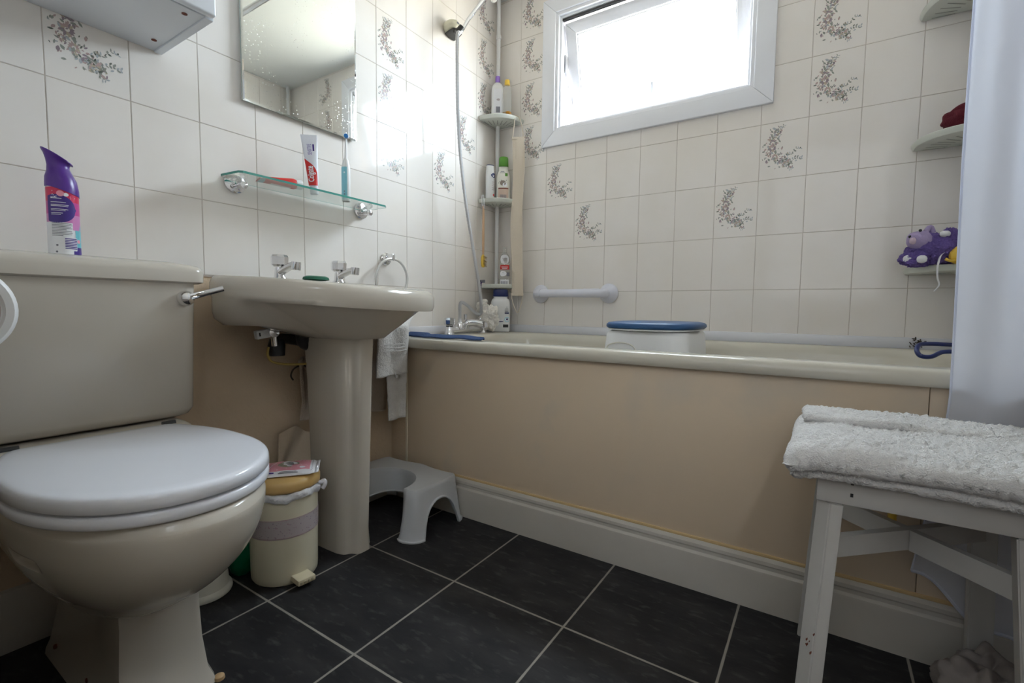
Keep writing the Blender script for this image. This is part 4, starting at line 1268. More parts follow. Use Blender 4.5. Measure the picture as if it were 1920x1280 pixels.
# flared lip and the inside skin
rs.append(fs_ring(lambda i: arch[i]+.006, lambda z: offs(z)+.0005))
rs.append(fs_ring(lambda i: arch[i]+.004, lambda z: offs(z)+.006))
rs.append(fs_ring(lambda i: arch[i]+.0, lambda z: offs(z)+.006, .001))
for k in range(0, 6): rs.append(fs_ring(lambda i, k=k: arch[i] + (FZ-.008-arch[i])*k/5, offs, .004))
bm = NB(); rings(bm, rs, cap0=False, cap1=False)
vr = sorted(bm.verts, key=lambda v: 0)
bm.verts.ensure_lookup_table()
nO = len(FO)
L0 = len(bm.verts)-nO
from mathutils.geometry import tessellate_polygon
for b0 in (0, L0):
    for t3 in tessellate_polygon([[V((bm.verts[b0+i].co.x, bm.verts[b0+i].co.y, 0)) for i in range(nO)]]):
        try: bm.faces.new([bm.verts[b0+i] for i in t3])
        except ValueError: pass
ob('moulded_shell', bm, m_grey, fs, angle=45)

# ------------------------------------------------------------------ corner caddies (tension pole with shelves)
def quarter_shelf(z, xc, sx_, R_, flat=False):
    """corner shelf: quarter plan with a bowed front, rounded lip, drainage slots. sx_=+1 left corner, -1 right corner"""
    bm = NB()
    pts = [(0.004, -0.004)]
    n_ = 20
    for i in range(n_+1):
        a = -PI/2*i/n_
        e = 2.5
        pts.append((R_*abs(math.cos(a))**(2/e), -R_*abs(math.sin(a))**(2/e)))
    P3 = [V((xc + sx_*x, y-.001, z)) for x, y in pts]
    rs = []
    c_ = V((xc+sx_*.03, -.03, z))
    def sc3(k, dz): return [c_ + (p-c_)*k + V((0, 0, dz)) for p in P3]
    rings(bm, [sc3(.90, -.014), sc3(.96, -.012), sc3(.995, -.002), sc3(1, .004), sc3(.985, .006), sc3(.955, .004), sc3(.93, -.002)])
    # slots drawn underneath as flat strips, their shade put into the darker colour
    b = bmesh.new()
    for k in range(9):
        a = -PI/2*(k+.5)/9
        r0, r1 = R_*.52, R_*.84
        d = V((sx_*math.cos(a), math.sin(a), 0)); w = V((-d.y, d.x, 0))*.0022
        o_ = V((xc, -.001, z-.0146))
        vs = [b.verts.new(o_+d*r0-w), b.verts.new(o_+d*r1-w), b.verts.new(o_+d*r1+w), b.verts.new(o_+d*r0+w)]
        b.faces.new(vs)
    merge(bm, b, 1)
    return bm
m_slot = mat('slot shadow plastic', (.36, .37, .33), .6)
cad = thing('corner_caddy', 'pale plastic corner caddy of three shelves on a white pole by the bath taps', 'caddy', (.03, -.03, ZB))
bm = NB(); tube(bm, [(.030, -.040, ZB+.002), (.030, -.040, ZC-.001)], .0095, n=20, k=1)
tube(bm, [(.030, -.040, 2.03), (.030, -.040, 2.045)], .0125, n=20, k=1)
ob('pole', bm, m_white, cad)
for z in (1.632, 1.246, .842):
    ob('shelf', quarter_shelf(z, .001, 1, .156), [m_shelfp, m_slot], cad, angle=40)
cad2 = thing('corner_caddy', 'pale plastic corner caddy of three shelves beside the shower curtain', 'caddy', (XR-.03, -.03, ZB))
bm = NB(); tube(bm, [(XR-.030, -.040, ZB+.002), (XR-.030, -.040, ZC-.001)], .0095, n=20, k=1)
ob('pole', bm, m_white, cad2)
for z in (1.655, 1.258, .868):
    ob('shelf', quarter_shelf(z, XR-.001, -1, .172), [m_shelfp, m_slot], cad2, angle=40)

def bottle(label, cat, base, rx, ry, h, body_m, cap_m, capr, caph, shoulder=.85, rot=0.0, e=2.6, waist=0, capsquash=1.0, group=None, capname='cap', bodytop=None):
    """a moulded bottle: superelliptic body, sloping shoulder, cap; front turned to rot"""
    root = thing('bottle', label, cat, base, group)
    hb = h-caph
    rs = []
    q = Matrix.Rotation(rot, 3, 'Z')
    for t, k in ((0, .90), (.012, .97), (.04, 1), (.3, 1-waist*.6), (.5, 1-waist), (.7, 1-waist*.4), (shoulder*.92, .97), (shoulder, .90), ((1+shoulder)/2, .68 if capr < rx*.8 else .9), (.985, max(capr/rx*.95, .3)), (1.0, capr/rx*.9)):
        ring = [q @ V((p.x*k, p.y*k*(1 if k > .95 else k**.3), 0)) for p in superring(0, 0, 0, rx, ry, e, 36)]
        rs.append([V(base) + p + V((0, 0, .0005+hb*t)) for p in ring])
    bm = NB(); rings(bm, rs)
    body = ob('bottle_body', bm, body_m, root, angle=60)
    bm = NB()
    cr0 = [q @ V((p.x, p.y*capsquash, 0)) for p in superring(0, 0, 0, capr, capr, 2.3, 28)]
    rings(bm, [[V(base)+p*k+V((0, 0, hb+z)) for p in cr0] for z, k in ((-.001, .96), (0, 1), (caph*.8, .96), (caph*.95, .88), (caph, .75))])
    ob(capname, bm, cap_m, root, angle=50)
    def f(x, y, d=.0006):
        """x in -1..1 across the front, y in metres up"""
        k = 1.0
        tt = y/hb
        if tt > .25 and tt < .65: k = 1-waist*math.sin((tt-.05)*PI/.9)
        a = x*PI/2*.93
        px = rx*k*math.copysign(abs(math.sin(a))**(2/e), math.sin(a)); py = -ry*k*abs(math.cos(a))**(2/e)
        p = q @ V((px*(1+d/rx), py - d, 0))
        return V(base) + p + V((0, 0, y))
    return root, body, f
ZS1, ZS2, ZS3 = 1.632+.0062, 1.246+.0062, .842+.0062
camrot = lambda x, y: math.atan2(-2.0014-y, 1.4083-x) + PI/2
# top shelf
root, body, f = bottle('white bottle with a purple cap on the top corner shelf', 'bottle', (.052, -.075, ZS1-.007), .030, .021, .205, m_white, m_lilac, .012, .028, .88, camrot(.05, -.075), e=2.8)
bm = NB(); patch(bm, -.35, .35, .015, .14, f, 8, 4, 0); patch(bm, -.10, .18, .03, .058, lambda x, y: f(x, y, .001), 4, 1, 1); disc(bm, .05, .10, .11, lambda x, y: f(x, .09+(y-.10)*.05, .001), 12, 2)
ob('printed_label', bm, [m_label, m_print, m_lav], body)
root, body, f = bottle('clear bottle with a yellow cap and amber dregs on the top corner shelf', 'bottle', (.107, -.075, ZS1-.007), .0205, .0165, .175, m_clear, m_yellow, .0125, .024, .88, camrot(.1, -.08), e=3)
bm = NB(); rings(bm, [superring(.107, -.075, ZS1-.0055+z, .0209, .0169, 3) for z in (0, .024)])
ob('amber_liquid', bm, m_amber, body)
# middle shelf
root, body, f = bottle('slim white lotion bottle with a round blue badge on the middle corner shelf', 'bottle', (.043, -.118, ZS2-.007), .0215, .015, .168, m_white, m_navy, .019, .003, .90, camrot(.05, -.11)+.35, e=2.6, capsquash=.7)
bm = NB(); disc(bm, 0, 0, 1, lambda x, y: f(.35+x*.38, .118+y*.011, .0010), 24, 0)
disc(bm, 0, 0, 1, lambda x, y: f(.35+x*.14, .026+y*.006, .0010), 14, 1)
for k in range(5): patch(bm, .05, .55, .085-.009*k, .088-.009*k, lambda x, y: f(x, y, .001), 5, 1, 2)
text_bm('NIVEA', .0052, lambda x, y: f(.35+x*42, .118+y, .0016), 3, bm)
ob('printed_label', bm, [m_navy, m_red, m_lav, m_whiteprint], body)
root, body, f = bottle('cream shower gel bottle with a green cap on the middle corner shelf', 'bottle', (.097, -.084, ZS2-.007), .032, .020, .205, mat('cream plastic', (.80, .78, .70), .3), m_green, .023, .045, .78, camrot(.1, -.09), e=2.3, capsquash=.75, waist=-.02)
bm = NB()
patch(bm, -.55, .52, .002, .052, lambda x, y: f(x, y, .0008), 8, 3, 0); patch(bm, -.52, .50, .052, .058, lambda x, y: f(x, y, .001), 8, 1, 1)
for k in range(11): patch(bm, -.32+.055*k, -.29+.055*k, .004, .026, lambda x, y: f(x, y, .0013), 1, 1, 2)
patch(bm, .12, .40, .112, .126, lambda x, y: f(x, y, .001), 4, 2, 3)
disc(bm, 0, 0, 1, lambda x, y: f(-.05+x*.26, .080+y*.012, .0009), 18, 4); disc(bm, 0, 0, 1, lambda x, y: f(.14+x*.20, .072+y*.010, .0011), 18, 5)
for k in range(6): leafx = -.5+.14*k; patch(bm, leafx, leafx+.07, .078+.006*(k % 3), .083+.006*(k % 3), lambda x, y: f(x, y, .0013), 1, 1, 6)
for k, w_ in enumerate((.30, .42)): patch(bm, -.1-w_/2, -.1+w_/2, .132-.006*k, .1345-.006*k, lambda x, y: f(x, y, .001), 5, 1, 7)
ob('printed_label', bm, [mat('beige label', (.66, .50, .40), .5), mat('brown print', (.25, .09, .06), .5), m_print, m_green, mat('brown coconut', (.30, .24, .20), .6), m_whiteprint, FLOWER_MATS[1], m_print], body)
# lowest shelf
root, body, f = bottle('clear bottle with a red label on the lowest corner shelf', 'bottle', (.102, -.073, ZS3-.007), .0255, .017, .185, m_clear, m_clear, .0105, .024, .86, camrot(.1, -.08), e=2.8)
bm = NB()
patch(bm, -.66, .62, .002, .030, f, 8, 2, 1); patch(bm, -.62, .60, .078, .100, f, 8, 2, 0)
disc(bm, 0, 0, 1, lambda x, y: f(-.02+x*.52, .126+y*.022, .0009), 24, 1); disc(bm, 0, 0, 1, lambda x, y: f(-.22+x*.38, .058+y*.013, .0012), 20, 1)
patch(bm, .15, .62, .046, .064, lambda x, y: f(x, y, .001), 4, 2, 2)
for k in range(9): patch(bm, -.4+.09*k, -.36+.09*k, .004, .022, lambda x, y: f(x, y, .0014), 1, 1, 2)
for k, w_ in enumerate((.7, .5)): patch(bm, -w_/2, w_/2, .088-.006*k, .091-.006*k, lambda x, y: f(x, y, .0012), 5, 1, 1)
for k, w_ in enumerate((.5, .3)): patch(bm, -w_/2, w_/2, .130-.008*k, .132-.008*k, lambda x, y: f(x, y, .0014), 5, 1, 3)
ob('printed_label', bm, [m_red, m_whiteprint, m_print, m_lav], body)
# tall bottle standing on the bath rim
root, body, f = bottle('large white shampoo bottle with a dark blue cap on the bath rim', 'bottle', (.098, -.100, ZB+.0015), .047, .024, .205, m_white, m_navy, .037, .034, .90, camrot(.1, -.1), e=3.0, capsquash=.58)
bm = NB()
patch(bm, .20, .62, .088, .094, f, 6, 1, 0); patch(bm, .10, .55, .022, .036, f, 6, 2, 1)
disc(bm, 0, 0, 1, lambda x, y: f(.42+x*.24, .060+y*.0125, .0009), 20, 2); disc(bm, 0, 0, 1, lambda x, y: f(.42+x*.19, .060+y*.0095, .0011), 20, 3); disc(bm, 0, 0, 1, lambda x, y: f(.40+x*.09, .061+y*.0055, .0013), 12, 0)
disc(bm, 0, 0, 1, lambda x, y: f(-.02+x*.14, .052+y*.005, .0010), 14, 0); patch(bm, -.12, .10, .052, .058, lambda x, y: f(x, y, .0013), 3, 1, 3)
for k, (w_, yy) in enumerate(((.10, .118), (.28, .110), (.36, .104), (.34, .098))): patch(bm, .38-w_/2, .38+w_/2, yy, yy+.0022, f, 5, 1, 4)
ob('printed_label', bm, [m_navy, m_black, m_sky, m_whiteprint, m_print], body)

# hook with hanging strap and nail brush
strap = thing('back_scrubber_strap', 'long beige webbing back-scrubbing strap hanging from the top corner shelf', 'back scrubber', (.15, -.05, 1.2))
bm = NB(); rs = []
for i in range(61):
    t = i/60; z = 1.537 - .744*t
    yc = -.066 + .006*math.sin(t*7); xc = .164 + .003*math.sin(t*9+.5) + .006*t
    w = .0275 + .0015*math.sin(t*13)
    dx = V((math.cos(camrot(.165, -.066)), math.sin(camrot(.165, -.066)), 0))
    nn = V((dx.y, -dx.x, 0))
    rs.append([V((xc, yc, z)) + dx*w*c_ + nn*(d_ + .004*math.sin(t*15+c_*2)) for c_, d_ in ((-1, 0), (-.96, .004), (-.3, .006), (.4, .005), (.96, .004), (1, 0), (.9, -.004), (0, -.005), (-.9, -.004))])
rings(bm, rs)
ob('webbing', bm, m_linen, strap, angle=60)
bm = NB()
c1 = V((.165, -.066, 0)); dx = V((math.cos(camrot(.165, -.066)), math.sin(camrot(.165, -.066)), 0))
tube(bm, [c1+dx*-.026+V((0, 0, 1.535)), c1+dx*-.018+V((-.003, .002, 1.59)), c1+dx*-.010+V((-.012, .008, 1.634)), c1+dx*-.004+V((-.026, .014, 1.644)), c1+dx*.004+V((-.024, .014, 1.644)), c1+dx*.010+V((-.012, .010, 1.632)), c1+dx*.016+V((0, .002, 1.59)), c1+dx*.026+V((0, 0, 1.535))], .0024, k=8)
ob('top_cord', bm, m_linen, strap)
bm = NB(); c1 = V((.170, -.064, 0))
tube(bm, [c1+dx*-.027+V((0, 0, .795)), c1+dx*-.022+V((0, 0, .762)), c1+dx*-.006+V((0, 0, .722)), c1+dx*.006+V((0, 0, .714)), c1+dx*.020+V((0, 0, .755)), c1+dx*.027+V((0, 0, .795))], .0024, k=8)
ob('bottom_cord', bm, m_linen, strap)
for z in (.800, 1.530):
    bm = NB(); box(bm, -.030, .030, -.006, .006, z-.006, z+.006, .002)
    for v in bm.verts:
        p = V((v.co.x, v.co.y, 0)); v.co = (V((.165, -.066, 0)) if z > 1 else c1) + dx*p.x + V((dx.y, -dx.x, 0))*p.y + V((0, 0, v.co.z))
    ob('end_binding', bm, m_linen, strap)

nb = thing('bath_brush', 'small orange-handled bath brush hanging under the middle corner shelf', 'brush', (.04, -.165, 1.1))
bm = NB(); tube(bm, [(.040, -.168, 1.200), (.036, -.172, 1.225), (.034, -.170, 1.258), (.040, -.165, 1.262), (.048, -.172, 1.225), (.046, -.170, 1.200)], .0018, k=8)
ob('hanging_cord', bm, m_whiteprint, nb)
bm = NB(); tube(bm, [(.042, -.168, 1.205), (.042, -.168, 1.15), (.042, -.168, 1.08), (.042, -.168, 1.02), (.042, -.168, .985)], lambda t: (.0048+.001*math.sin(t*3), .0035), k=5)
lathe(bm, [(0, 0), (.005, .001), (.006, .012), (.004, .018), (0, .018)], (.042, -.168, 1.196), n=14, cap0=False, cap1=False)
ob('handle', bm, m_orange, nb)
bm = NB(); rings(bm, [superring(.042, -.168, z, .0075*k, .014*k, 2.2, 20) for z, k in ((.925, .5), (.932, .9), (.95, 1), (.972, .95), (.985, .45))])
ob('brush_head', bm, m_yellow, nb)
bm = NB()
for k in range(60):
    a = rnd.uniform(-.0060, .0060); z = rnd.uniform(.930, .978)
    tube(bm, [(.046, -.168+a, z), (.062, -.170+a*1.5, z-.003+rnd.uniform(-.002, .002))], .0008, n=4, k=1)
tag(ob('bristles', bm, m_bristle, nb), kind='stuff')

# dark razor on the low shelf edge and white net puff behind the taps
rz = thing('hanging_razor', 'dark purple razor hooked over the lowest corner shelf', 'razor', (.03, -.17, .8))
bm = NB(); tube(bm, [(.040, -.165, .858), (.037, -.178, .850), (.038, -.182, .82), (.040, -.178, .78), (.040, -.172, .755)], lambda t: .0035+.001*math.sin(t*5), k=6)
ob('handle', bm, mat('dark purple plastic', (.06, .04, .14), .4), rz)
bm = NB(); box(bm, .024, .056, -.176, -.168, .852, .866, .002)
ob('head', bm, m_print, rz)
bm = NB(); n1, n2 = 56, 36
def puff_bm(bm, c, R3, seed, amp=.22, fr=7):
    g = []
    for j in range(n2+1):
        ph = PI*j/n2; row = []
        for i in range(n1):
            th = 2*PI*i/n1
            d = V((math.sin(ph)*math.cos(th), math.sin(ph)*math.sin(th), math.cos(ph)))
            k = 1 + amp*nz(d, 1.6, seed) + .12*amp/.22*abs(nz(d, fr, seed+3))*2 + .03*math.sin(fr*3*d.x+seed)*math.sin(fr*3*d.y)
            row.append(V(c) + V((d.x*R3[0], d.y*R3[1], d.z*R3[2]))*k)
        g.append(row)
    rings(bm, g, cap0=False, cap1=False)
puff_bm(bm, (.104, -.200, .685), (.048, .034, .054), 2.0, .34, 3)
puff_bm(bm, (.052, -.180, .735), (.028, .024, .036), 9.0, .34, 3)
pf = ob('bath_puff', bm, m_loofah, origin=(.08, -.2, .7))
tag(pf, 'white ruffled net bath puff behind the bath taps', 'bath puff')

# ------------------------------------------------------------------ bath mixer tap, hose and shower head
mx_t = thing('bath_shower_mixer', 'chrome bath mixer tap with a shower hose on the left end of the bath', 'tap', (.08, -.33, ZB))
for y in (-.452, -.215):
    bm = NB()
    lathe(bm, [(0, 0), (.022, 0), (.022, .004), (.017, .012), (.015, .03), (.013, .036), (0, .037)], (.078, y, ZB+.001), n=28, cap0=False, cap1=False)
    pi_ = ob('pillar', bm, m_chrome, mx_t, angle=50)
    bm = NB(); lathe(bm, [(0, 0), (.015, 0), (.015, .004), (.0225, .008), (.0245, .027), (.020, .036), (0, .038)], (.078, y, ZB+.036), n=8, cap0=False, cap1=False)
    ob('handle', bm, m_chrome, pi_, angle=30)
    bm = NB(); lathe(bm, [(.0145, 0), (.0150, 0), (.0150, .004), (.0145, .004)], (.078, y, ZB+.034), n=20, cap0=False, cap1=False)
    ob('seal_ring', bm, m_black, pi_)
bm = NB(); tube(bm, [(.078, -.445, ZB+.016), (.078, -.40, ZB+.020), (.078, -.26, ZB+.020), (.078, -.222, ZB+.016)], .013, n=20, k=6)
tube(bm, [(.078, -.345, ZB+.022), (.085, -.342, ZB+.045), (.100, -.332, ZB+.050), (.128, -.322, ZB+.050), (.156, -.312, ZB+.044)], lambda t: .0175-.004*t, n=20, k=6)
lathe(bm, [(0, .014), (.0135, .012), (.0135, -.012), (.0115, -.013), (0, -.013)], (.158, -.311, ZB+.042), n=24, cap0=False, cap1=False)
lathe(bm, [(0, 0), (.019, 0), (.019, .022), (.014, .030), (0, .031)], (.080, -.385, ZB+.022), n=20, cap0=False, cap1=False)
lathe(bm, [(0, 0), (.009, 0), (.009, .024), (0, .025)], (.082, -.352, ZB+.062), n=14, cap0=False, cap1=False)
ob('spout_body', bm, m_chrome, mx_t, angle=50)
bm = NB(); lathe(bm, [(0, 0), (.0095, 0), (.0095, .016), (.0065, .02), (.0065, .052), (0, .052)], (.080, -.385, ZB+.050), n=16, cap0=False, cap1=False)
ob('hose_nut', bm, m_steel, mx_t)
bm = NB()
hose = [(.080, -.385, .715), (.080, -.385, .742), (.084, -.378, .756), (.098, -.355, .742), (.112, -.332, .718), (.120, -.305, .703), (.121, -.288, .712), (.120, -.285, .745), (.118, -.290, .80), (.114, -.312, .900), (.110, -.350, 1.05), (.106, -.385, 1.20), (.102, -.415, 1.38), (.100, -.430, 1.56), (.098, -.432, 1.72), (.095, -.428, 1.84), (.088, -.410, 1.872)]
tube(bm, hose, .0068, n=12, k=22, ribs=1)
ob('hose', bm, m_steel, mx_t, angle=180)
bm = NB(); tube(bm, [(.086, -.412, 1.860), (.092, -.395, 1.885), (.100, -.36, 1.945), (.118, -.310, 2.02), (.135, -.275, 2.075)], lambda t: .0070+.0022*t, n=16, k=6)
sh = ob('shower_handle', bm, m_chrome, mx_t, angle=50)
bm = NB(); lathe(bm, [(0, -.012), (.016, -.012), (.030, .004), (.033, .014), (.031, .020), (0, .022)], (.155, -.262, 2.085), (.75, .35, -.75), 32, cap0=False, cap1=False)
ob('shower_head', bm, m_clear, sh, angle=50)
hb = thing('shower_holder', 'cream wall bracket holding the shower handset above the basin end of the bath', 'bracket', (0, -.36, 1.91))
bm = NB(); rs = []
for x, ky, kz in ((.001, .040, .034), (.010, .047, .037), (.035, .046, .033), (.056, .038, .024), (.064, .024, .014)):
    rs.append([V((x, -.368+ky*math.cos(a) - x*.25, 1.916 + kz*math.sin(a)*(1 if math.sin(a) > 0 else .55))) for a in [2*PI*i/32 for i in range(32)]])
rings(bm, rs); ob('wall_block', bm, mat('cream plastic bracket', (.72, .68, .52), .3), hb, angle=60)
bm = NB(); rings(bm, [[V((x, -.368+ky*math.cos(a)-x*.25, 1.896 + .007*math.sin(a))) for a in [2*PI*i/24 for i in range(24)]] for x, ky in ((.004, .032), (.03, .033), (.060, .027))])
tube(bm, [(.078, -.408, 1.872), (.092, -.395, 1.897)], .0135, n=20, k=1); box(bm, .055, .080, -.41, -.390, 1.878, 1.894, .003)
ob('holder_clip', bm, m_black, hb)
bm = NB(); disc(bm, 0, 0, 1, lambda x, y: V((.0625+.0*y, -.388+x*.009, 1.925+y*.004)), 16)
for v in bm.verts: v.co.x += .0030 + (.0)*0
ob('badge', bm, m_print, hb)

# ------------------------------------------------------------------ navy cloth on the rim
def draped(name, outline_fn, label, cat, material, origin, nu=60, nv=24, th=.004, amp=.006, sc_=18):
    bm = NB(); g = []
    for j in range(nv+1):
        row = []
        for i in range(nu+1):
            p = V(outline_fn(i/nu, j/nv)); p.z += amp*(.5+.5*nz(p, sc_, 3.3))
            row.append(bm.verts.new(p))
        g.append(row)
    for j in range(nv):
        for i in range(nu): bm.faces.new((g[j][i], g[j][i+1], g[j+1][i+1], g[j+1][i]))
    o = ob(name, bm, material, origin=origin, angle=180); solid(o, th, 1)
    return tag(o, label, cat)
def fl(u, v):
    x = .070 + .372*u
    w = .050*(1-.25*math.sin(u*4)) * (1 if u < .75 else max(.05, (1-u)/.25))
    y = -.712 + .018 + w*v*1.0 + .006*math.sin(u*11)
    zfold = .010*math.sin(PI*v)*(1.0 if u < .25 else .55)
    z = ZB + .003 + zfold
    if v < .25: y -= .012*(1-v/.25); z -= .002*(1-v/.25)
    return (x, y, z)
draped('flannel', fl, 'navy blue flannel draped along the bath rim below the taps', 'cloth', m_bluecloth, (.22, -.68, ZB))

# ------------------------------------------------------------------ bath seat with blue pad
bs = thing('bathing_bench', 'white plastic bathing bench with a blue padded top across the bath', 'bench', (.93, -.40, ZB))
def seat_box(z, off, r=.045): return bath_ring(.828+off, 1.088-off, -.608+off, -.290-off, z, r, 8)
bm = NB(); rings(bm, [seat_box(.2235, .045, .03), seat_box(.40, .02, .04), seat_box(.520, -.002), seat_box(.60, 0), seat_box(.655, .005), seat_box(.664, .009), seat_box(.668, .018)])
ob('seat_base', bm, m_white, bs, angle=50)
bm = NB()
tube(bm, [(.895+.045*math.cos(a), -.6085, .612+.020*math.sin(a)) for a in [PI*i/16 for i in range(17)]], .0022, n=8, k=1)
ob('arch_bead', bm, m_offwhite, bs)
bm = NB()
def pad(z, off): return superring(.958, -.452, z, .142-off, .176-off, 2.9, 56)
rings(bm, [pad(.668, .020), pad(.670, .006), pad(.6735, .006), pad(.6735, .020)]); ob('pad_plate', bm, m_white, bs, angle=50)
bm = NB(); rings(bm, [pad(.674, .012), pad(.675, .003), pad(.680, -.001), pad(.687, 0), pad(.692, .006), pad(.6945, .020), pad(.6955, .06)])
ob('blue_pad', bm, m_pad, bs, angle=60)

# ------------------------------------------------------------------ grab rail
gr = thing('grab_rail', 'short white plastic grab rail on the window wall', 'grab rail', (.44, 0, .80))
for x in (.268, .612):
    bm = NB(); lathe(bm, [(0, .001), (.042, .001), (.044, .006), (.040, .014), (.030, .022), (.024, .036), (0, .040)], (x, 0, .803), (0, -1, 0), 36, cap0=False, cap1=False)
    ob('end_flange', bm, m_grab, gr, angle=60)
bm = NB(); tube(bm, [(.268, -.012, .803), (.274, -.050, .803), (.300, -.066, .803), (.44, -.068, .803), (.580, -.066, .803), (.606, -.050, .803), (.612, -.012, .803)], .0185, n=24, k=8)
bar = ob('bar', bm, m_grab, gr, angle=60)
bm = NB()
tube(bm, [(.296, -.0675, .803), (.302, -.0675, .803)], .0205, n=24, k=1)
ob('collar', bm, m_grab, gr)
bm = NB(); tube(bm, [(.519, -.0675, .803), (.588, -.062, .803)], .0200, n=24, k=1)
ob('collar', bm, m_grab, gr)

# ------------------------------------------------------------------ things on the right-hand caddy
bm = NB(); puff_bm(bm, (1.735, -.090, 1.298), (.060, .055, .034), 4.0, .22, 1.6)
for v in bm.verts: v.co.z = max(v.co.z, 1.266); v.co.x = min(v.co.x, XR-.004); v.co.y = min(v.co.y, -.004)
tag(ob('folded_flannel', bm, m_maroon, origin=(1.73, -.09, 1.26)), 'maroon flannel bundled on the middle shelf beside the shower curtain', 'flannel')
# purple animal bath sponge
an = thing('animal_bath_sponge', 'purple animal-shaped net bath sponge lying on the low shelf by the curtain', 'bath sponge', (1.65, -.12, .875))
ZP = .868+.007
bm = NB(); puff_bm(bm, (1.675, -.125, ZP+.045), (.055, .045, .045), 1.0, .30, 6); puff_bm(bm, (1.632, -.140, ZP+.020), (.036, .030, .026), 6.0, .35, 6); puff_bm(bm, (1.712, -.125, ZP+.050), (.038, .04, .046), 8.0, .35, 6)
for v in bm.verts: v.co.z = max(v.co.z, ZP-.006)
ob('net_body', bm, m_puff, an, angle=60)
bm = NB(); n1, n2 = 40, 24
puff_bm(bm, (1.637, -.150, ZP+.072), (.031, .030, .028), 3.0, .08, 2)
hdm = ob('head', bm, m_puffl, an, angle=80)
bm = NB(); puff_bm(bm, (1.618, -.178, ZP+.068), (.008, .008, .010), 3.0, .1, 2)
ob('muzzle', bm, mat('pale pink plush', (.62, .48, .58), .9), hdm)
for p in ((1.612, -.166, ZP+.082), (1.634, -.172, ZP+.098)):
    bm = NB(); puff_bm(bm, p, (.004, .004, .004), 3.0, .0, 2); ob('eye', bm, m_black, hdm)
for p in ((1.612, -.158, ZP+.018), (1.641, -.180, ZP+.014)):
    bm = NB(); puff_bm(bm, p, (.012, .010, .011), 5.0, .1, 2); ob('paw', bm, m_label, an)
bm = NB(); tube(bm, [(1.650, -.145, ZP+.097), (1.660, -.14, ZP+.110), (1.668, -.135, ZP+.094)], .007, k=4); ob('ear', bm, m_puffl, hdm)
bm = NB(); puff_bm(bm, (1.690, -.165, ZP+.085), (.012, .010, .009), 5.0, .1, 2); ob('paw', bm, m_label, an)
bm = NB(); tube(bm, [(1.690, -.165, ZP+.030), (1.681, -.178, ZP+.018), (1.676, -.186, ZP-.010), (1.677, -.188, ZP-.040), (1.682, -.186, ZP-.062), (1.672, -.184, ZP-.080)], lambda t: (.0055-.003*t, .0012), k=8)
ob('hanging_ribbon', bm, m_whiteprint, an)
bm = NB(); n1, n2 = 28, 18; puff_bm(bm, (1.722, -.168, ZP+.022), (.020, .018, .024), 2.0, .1, 3); tube(bm, [(1.722, -.175, ZP+.012), (1.706, -.182, ZP+.006), (1.692, -.180, ZP+.012)], .004, k=5)
for v in bm.verts: v.co.z = max(v.co.z, ZP-.006)
tag(ob('yellow_sponge', bm, m_yellow, origin=(1.722, -.168, ZP)), 'small yellow sponge half hidden behind the curtain on the low shelf', 'sponge')
n1, n2 = 56, 36
# dark tufts where the sealant is mouldy, and navy strap loop on the bath rim
bm = NB()
tube(bm, [(1.700, -.36, ZB+.034), (1.650, -.38, ZB+.036), (1.622, -.40, ZB+.034), (1.612, -.425, ZB+.022), (1.618, -.44, ZB+.008), (1.640, -.43, ZB+.006), (1.665, -.41, ZB+.018), (1.700, -.40, ZB+.020)], .0055, k=8)
lp = ob('strap_loop', bm, m_navy, origin=(1.65, -.4, ZB))
tag(lp, 'navy cord loop on the bath rim beside the shower curtain', 'cord')
bm = NB()
for k in range(26):
    a = rnd.gauss(0, .007); z = rnd.uniform(ZB+.003, ZB+.038)
    tube(bm, [(1.662+a, -.019, z), (1.662+a+rnd.gauss(0, .004), -.024, z+rnd.gauss(0, .004))], .0016, n=5, k=1)
tag(ob('mould_patch', bm, m_dark, origin=(1.662, -.02, ZB+.01)), 'small dark mould spots on the white sealant near the curtain', 'mould', kind='stuff')

# ------------------------------------------------------------------ shower curtain
def curtain_pt(u, v):
    """u along the gather, v from rail to hem"""
    z = 2.06 - (1.86 + .12*u)*v
    x0 = 1.603 + .012*math.sin(v*3.0) + .010*v + .016*max(0, v-.55) - .30*max(0, v-.80)**1.3
    x1 = 1.782
    x = x0 + (x1-x0)*u
    f = min(1, max(0, (z-.45)/.8))
    amp = .006 + .010*f
    y = -.755 - .014*f + amp*math.sin(u*9 + 1.0*math.sin(v*2.2)) + .004*f*math.sin(u*21+v*5)
    return (min(x + .003*math.sin(v*9+u*4), 1.784), min(y, -.7405), z + .012*math.sin(u*9)*v)
sc_t = thing('shower_curtain', 'white fabric shower curtain gathered at the right end of the bath', 'curtain', (1.69, -.765, 1.0))
bm = NB(); g = []
nu, nv = 90, 120
for j in range(nv+1): g.append([bm.verts.new(curtain_pt(i/nu, j/nv)) for i in range(nu+1)])
for j in range(nv):
    for i in range(nu): bm.faces.new((g[j][i], g[j][i+1], g[j+1][i+1], g[j+1][i]))
ob('fabric', bm, m_curtain, sc_t, angle=180)
bm = NB()
for a, b_ in zip(range(0, nu), range(1, nu+1)):
    pass
tube(bm, [curtain_pt(i/60, 1.0) for i in range(61)], .0035, n=6, k=1)
tube(bm, [V(curtain_pt(0.0, j/60)) for j in range(61)], .0020, n=6, k=1)
ob('hem', bm, m_curtain, sc_t)
rail = NB(); tube(rail, [(.002, -.765, 2.085), (XR-.002, -.765, 2.085)], .0125, n=20, k=1)
tag(ob('curtain_rail', rail, m_chrome, origin=(.9, -.765, 2.085)), 'chrome shower curtain rail high above the front of the bath', 'rail')
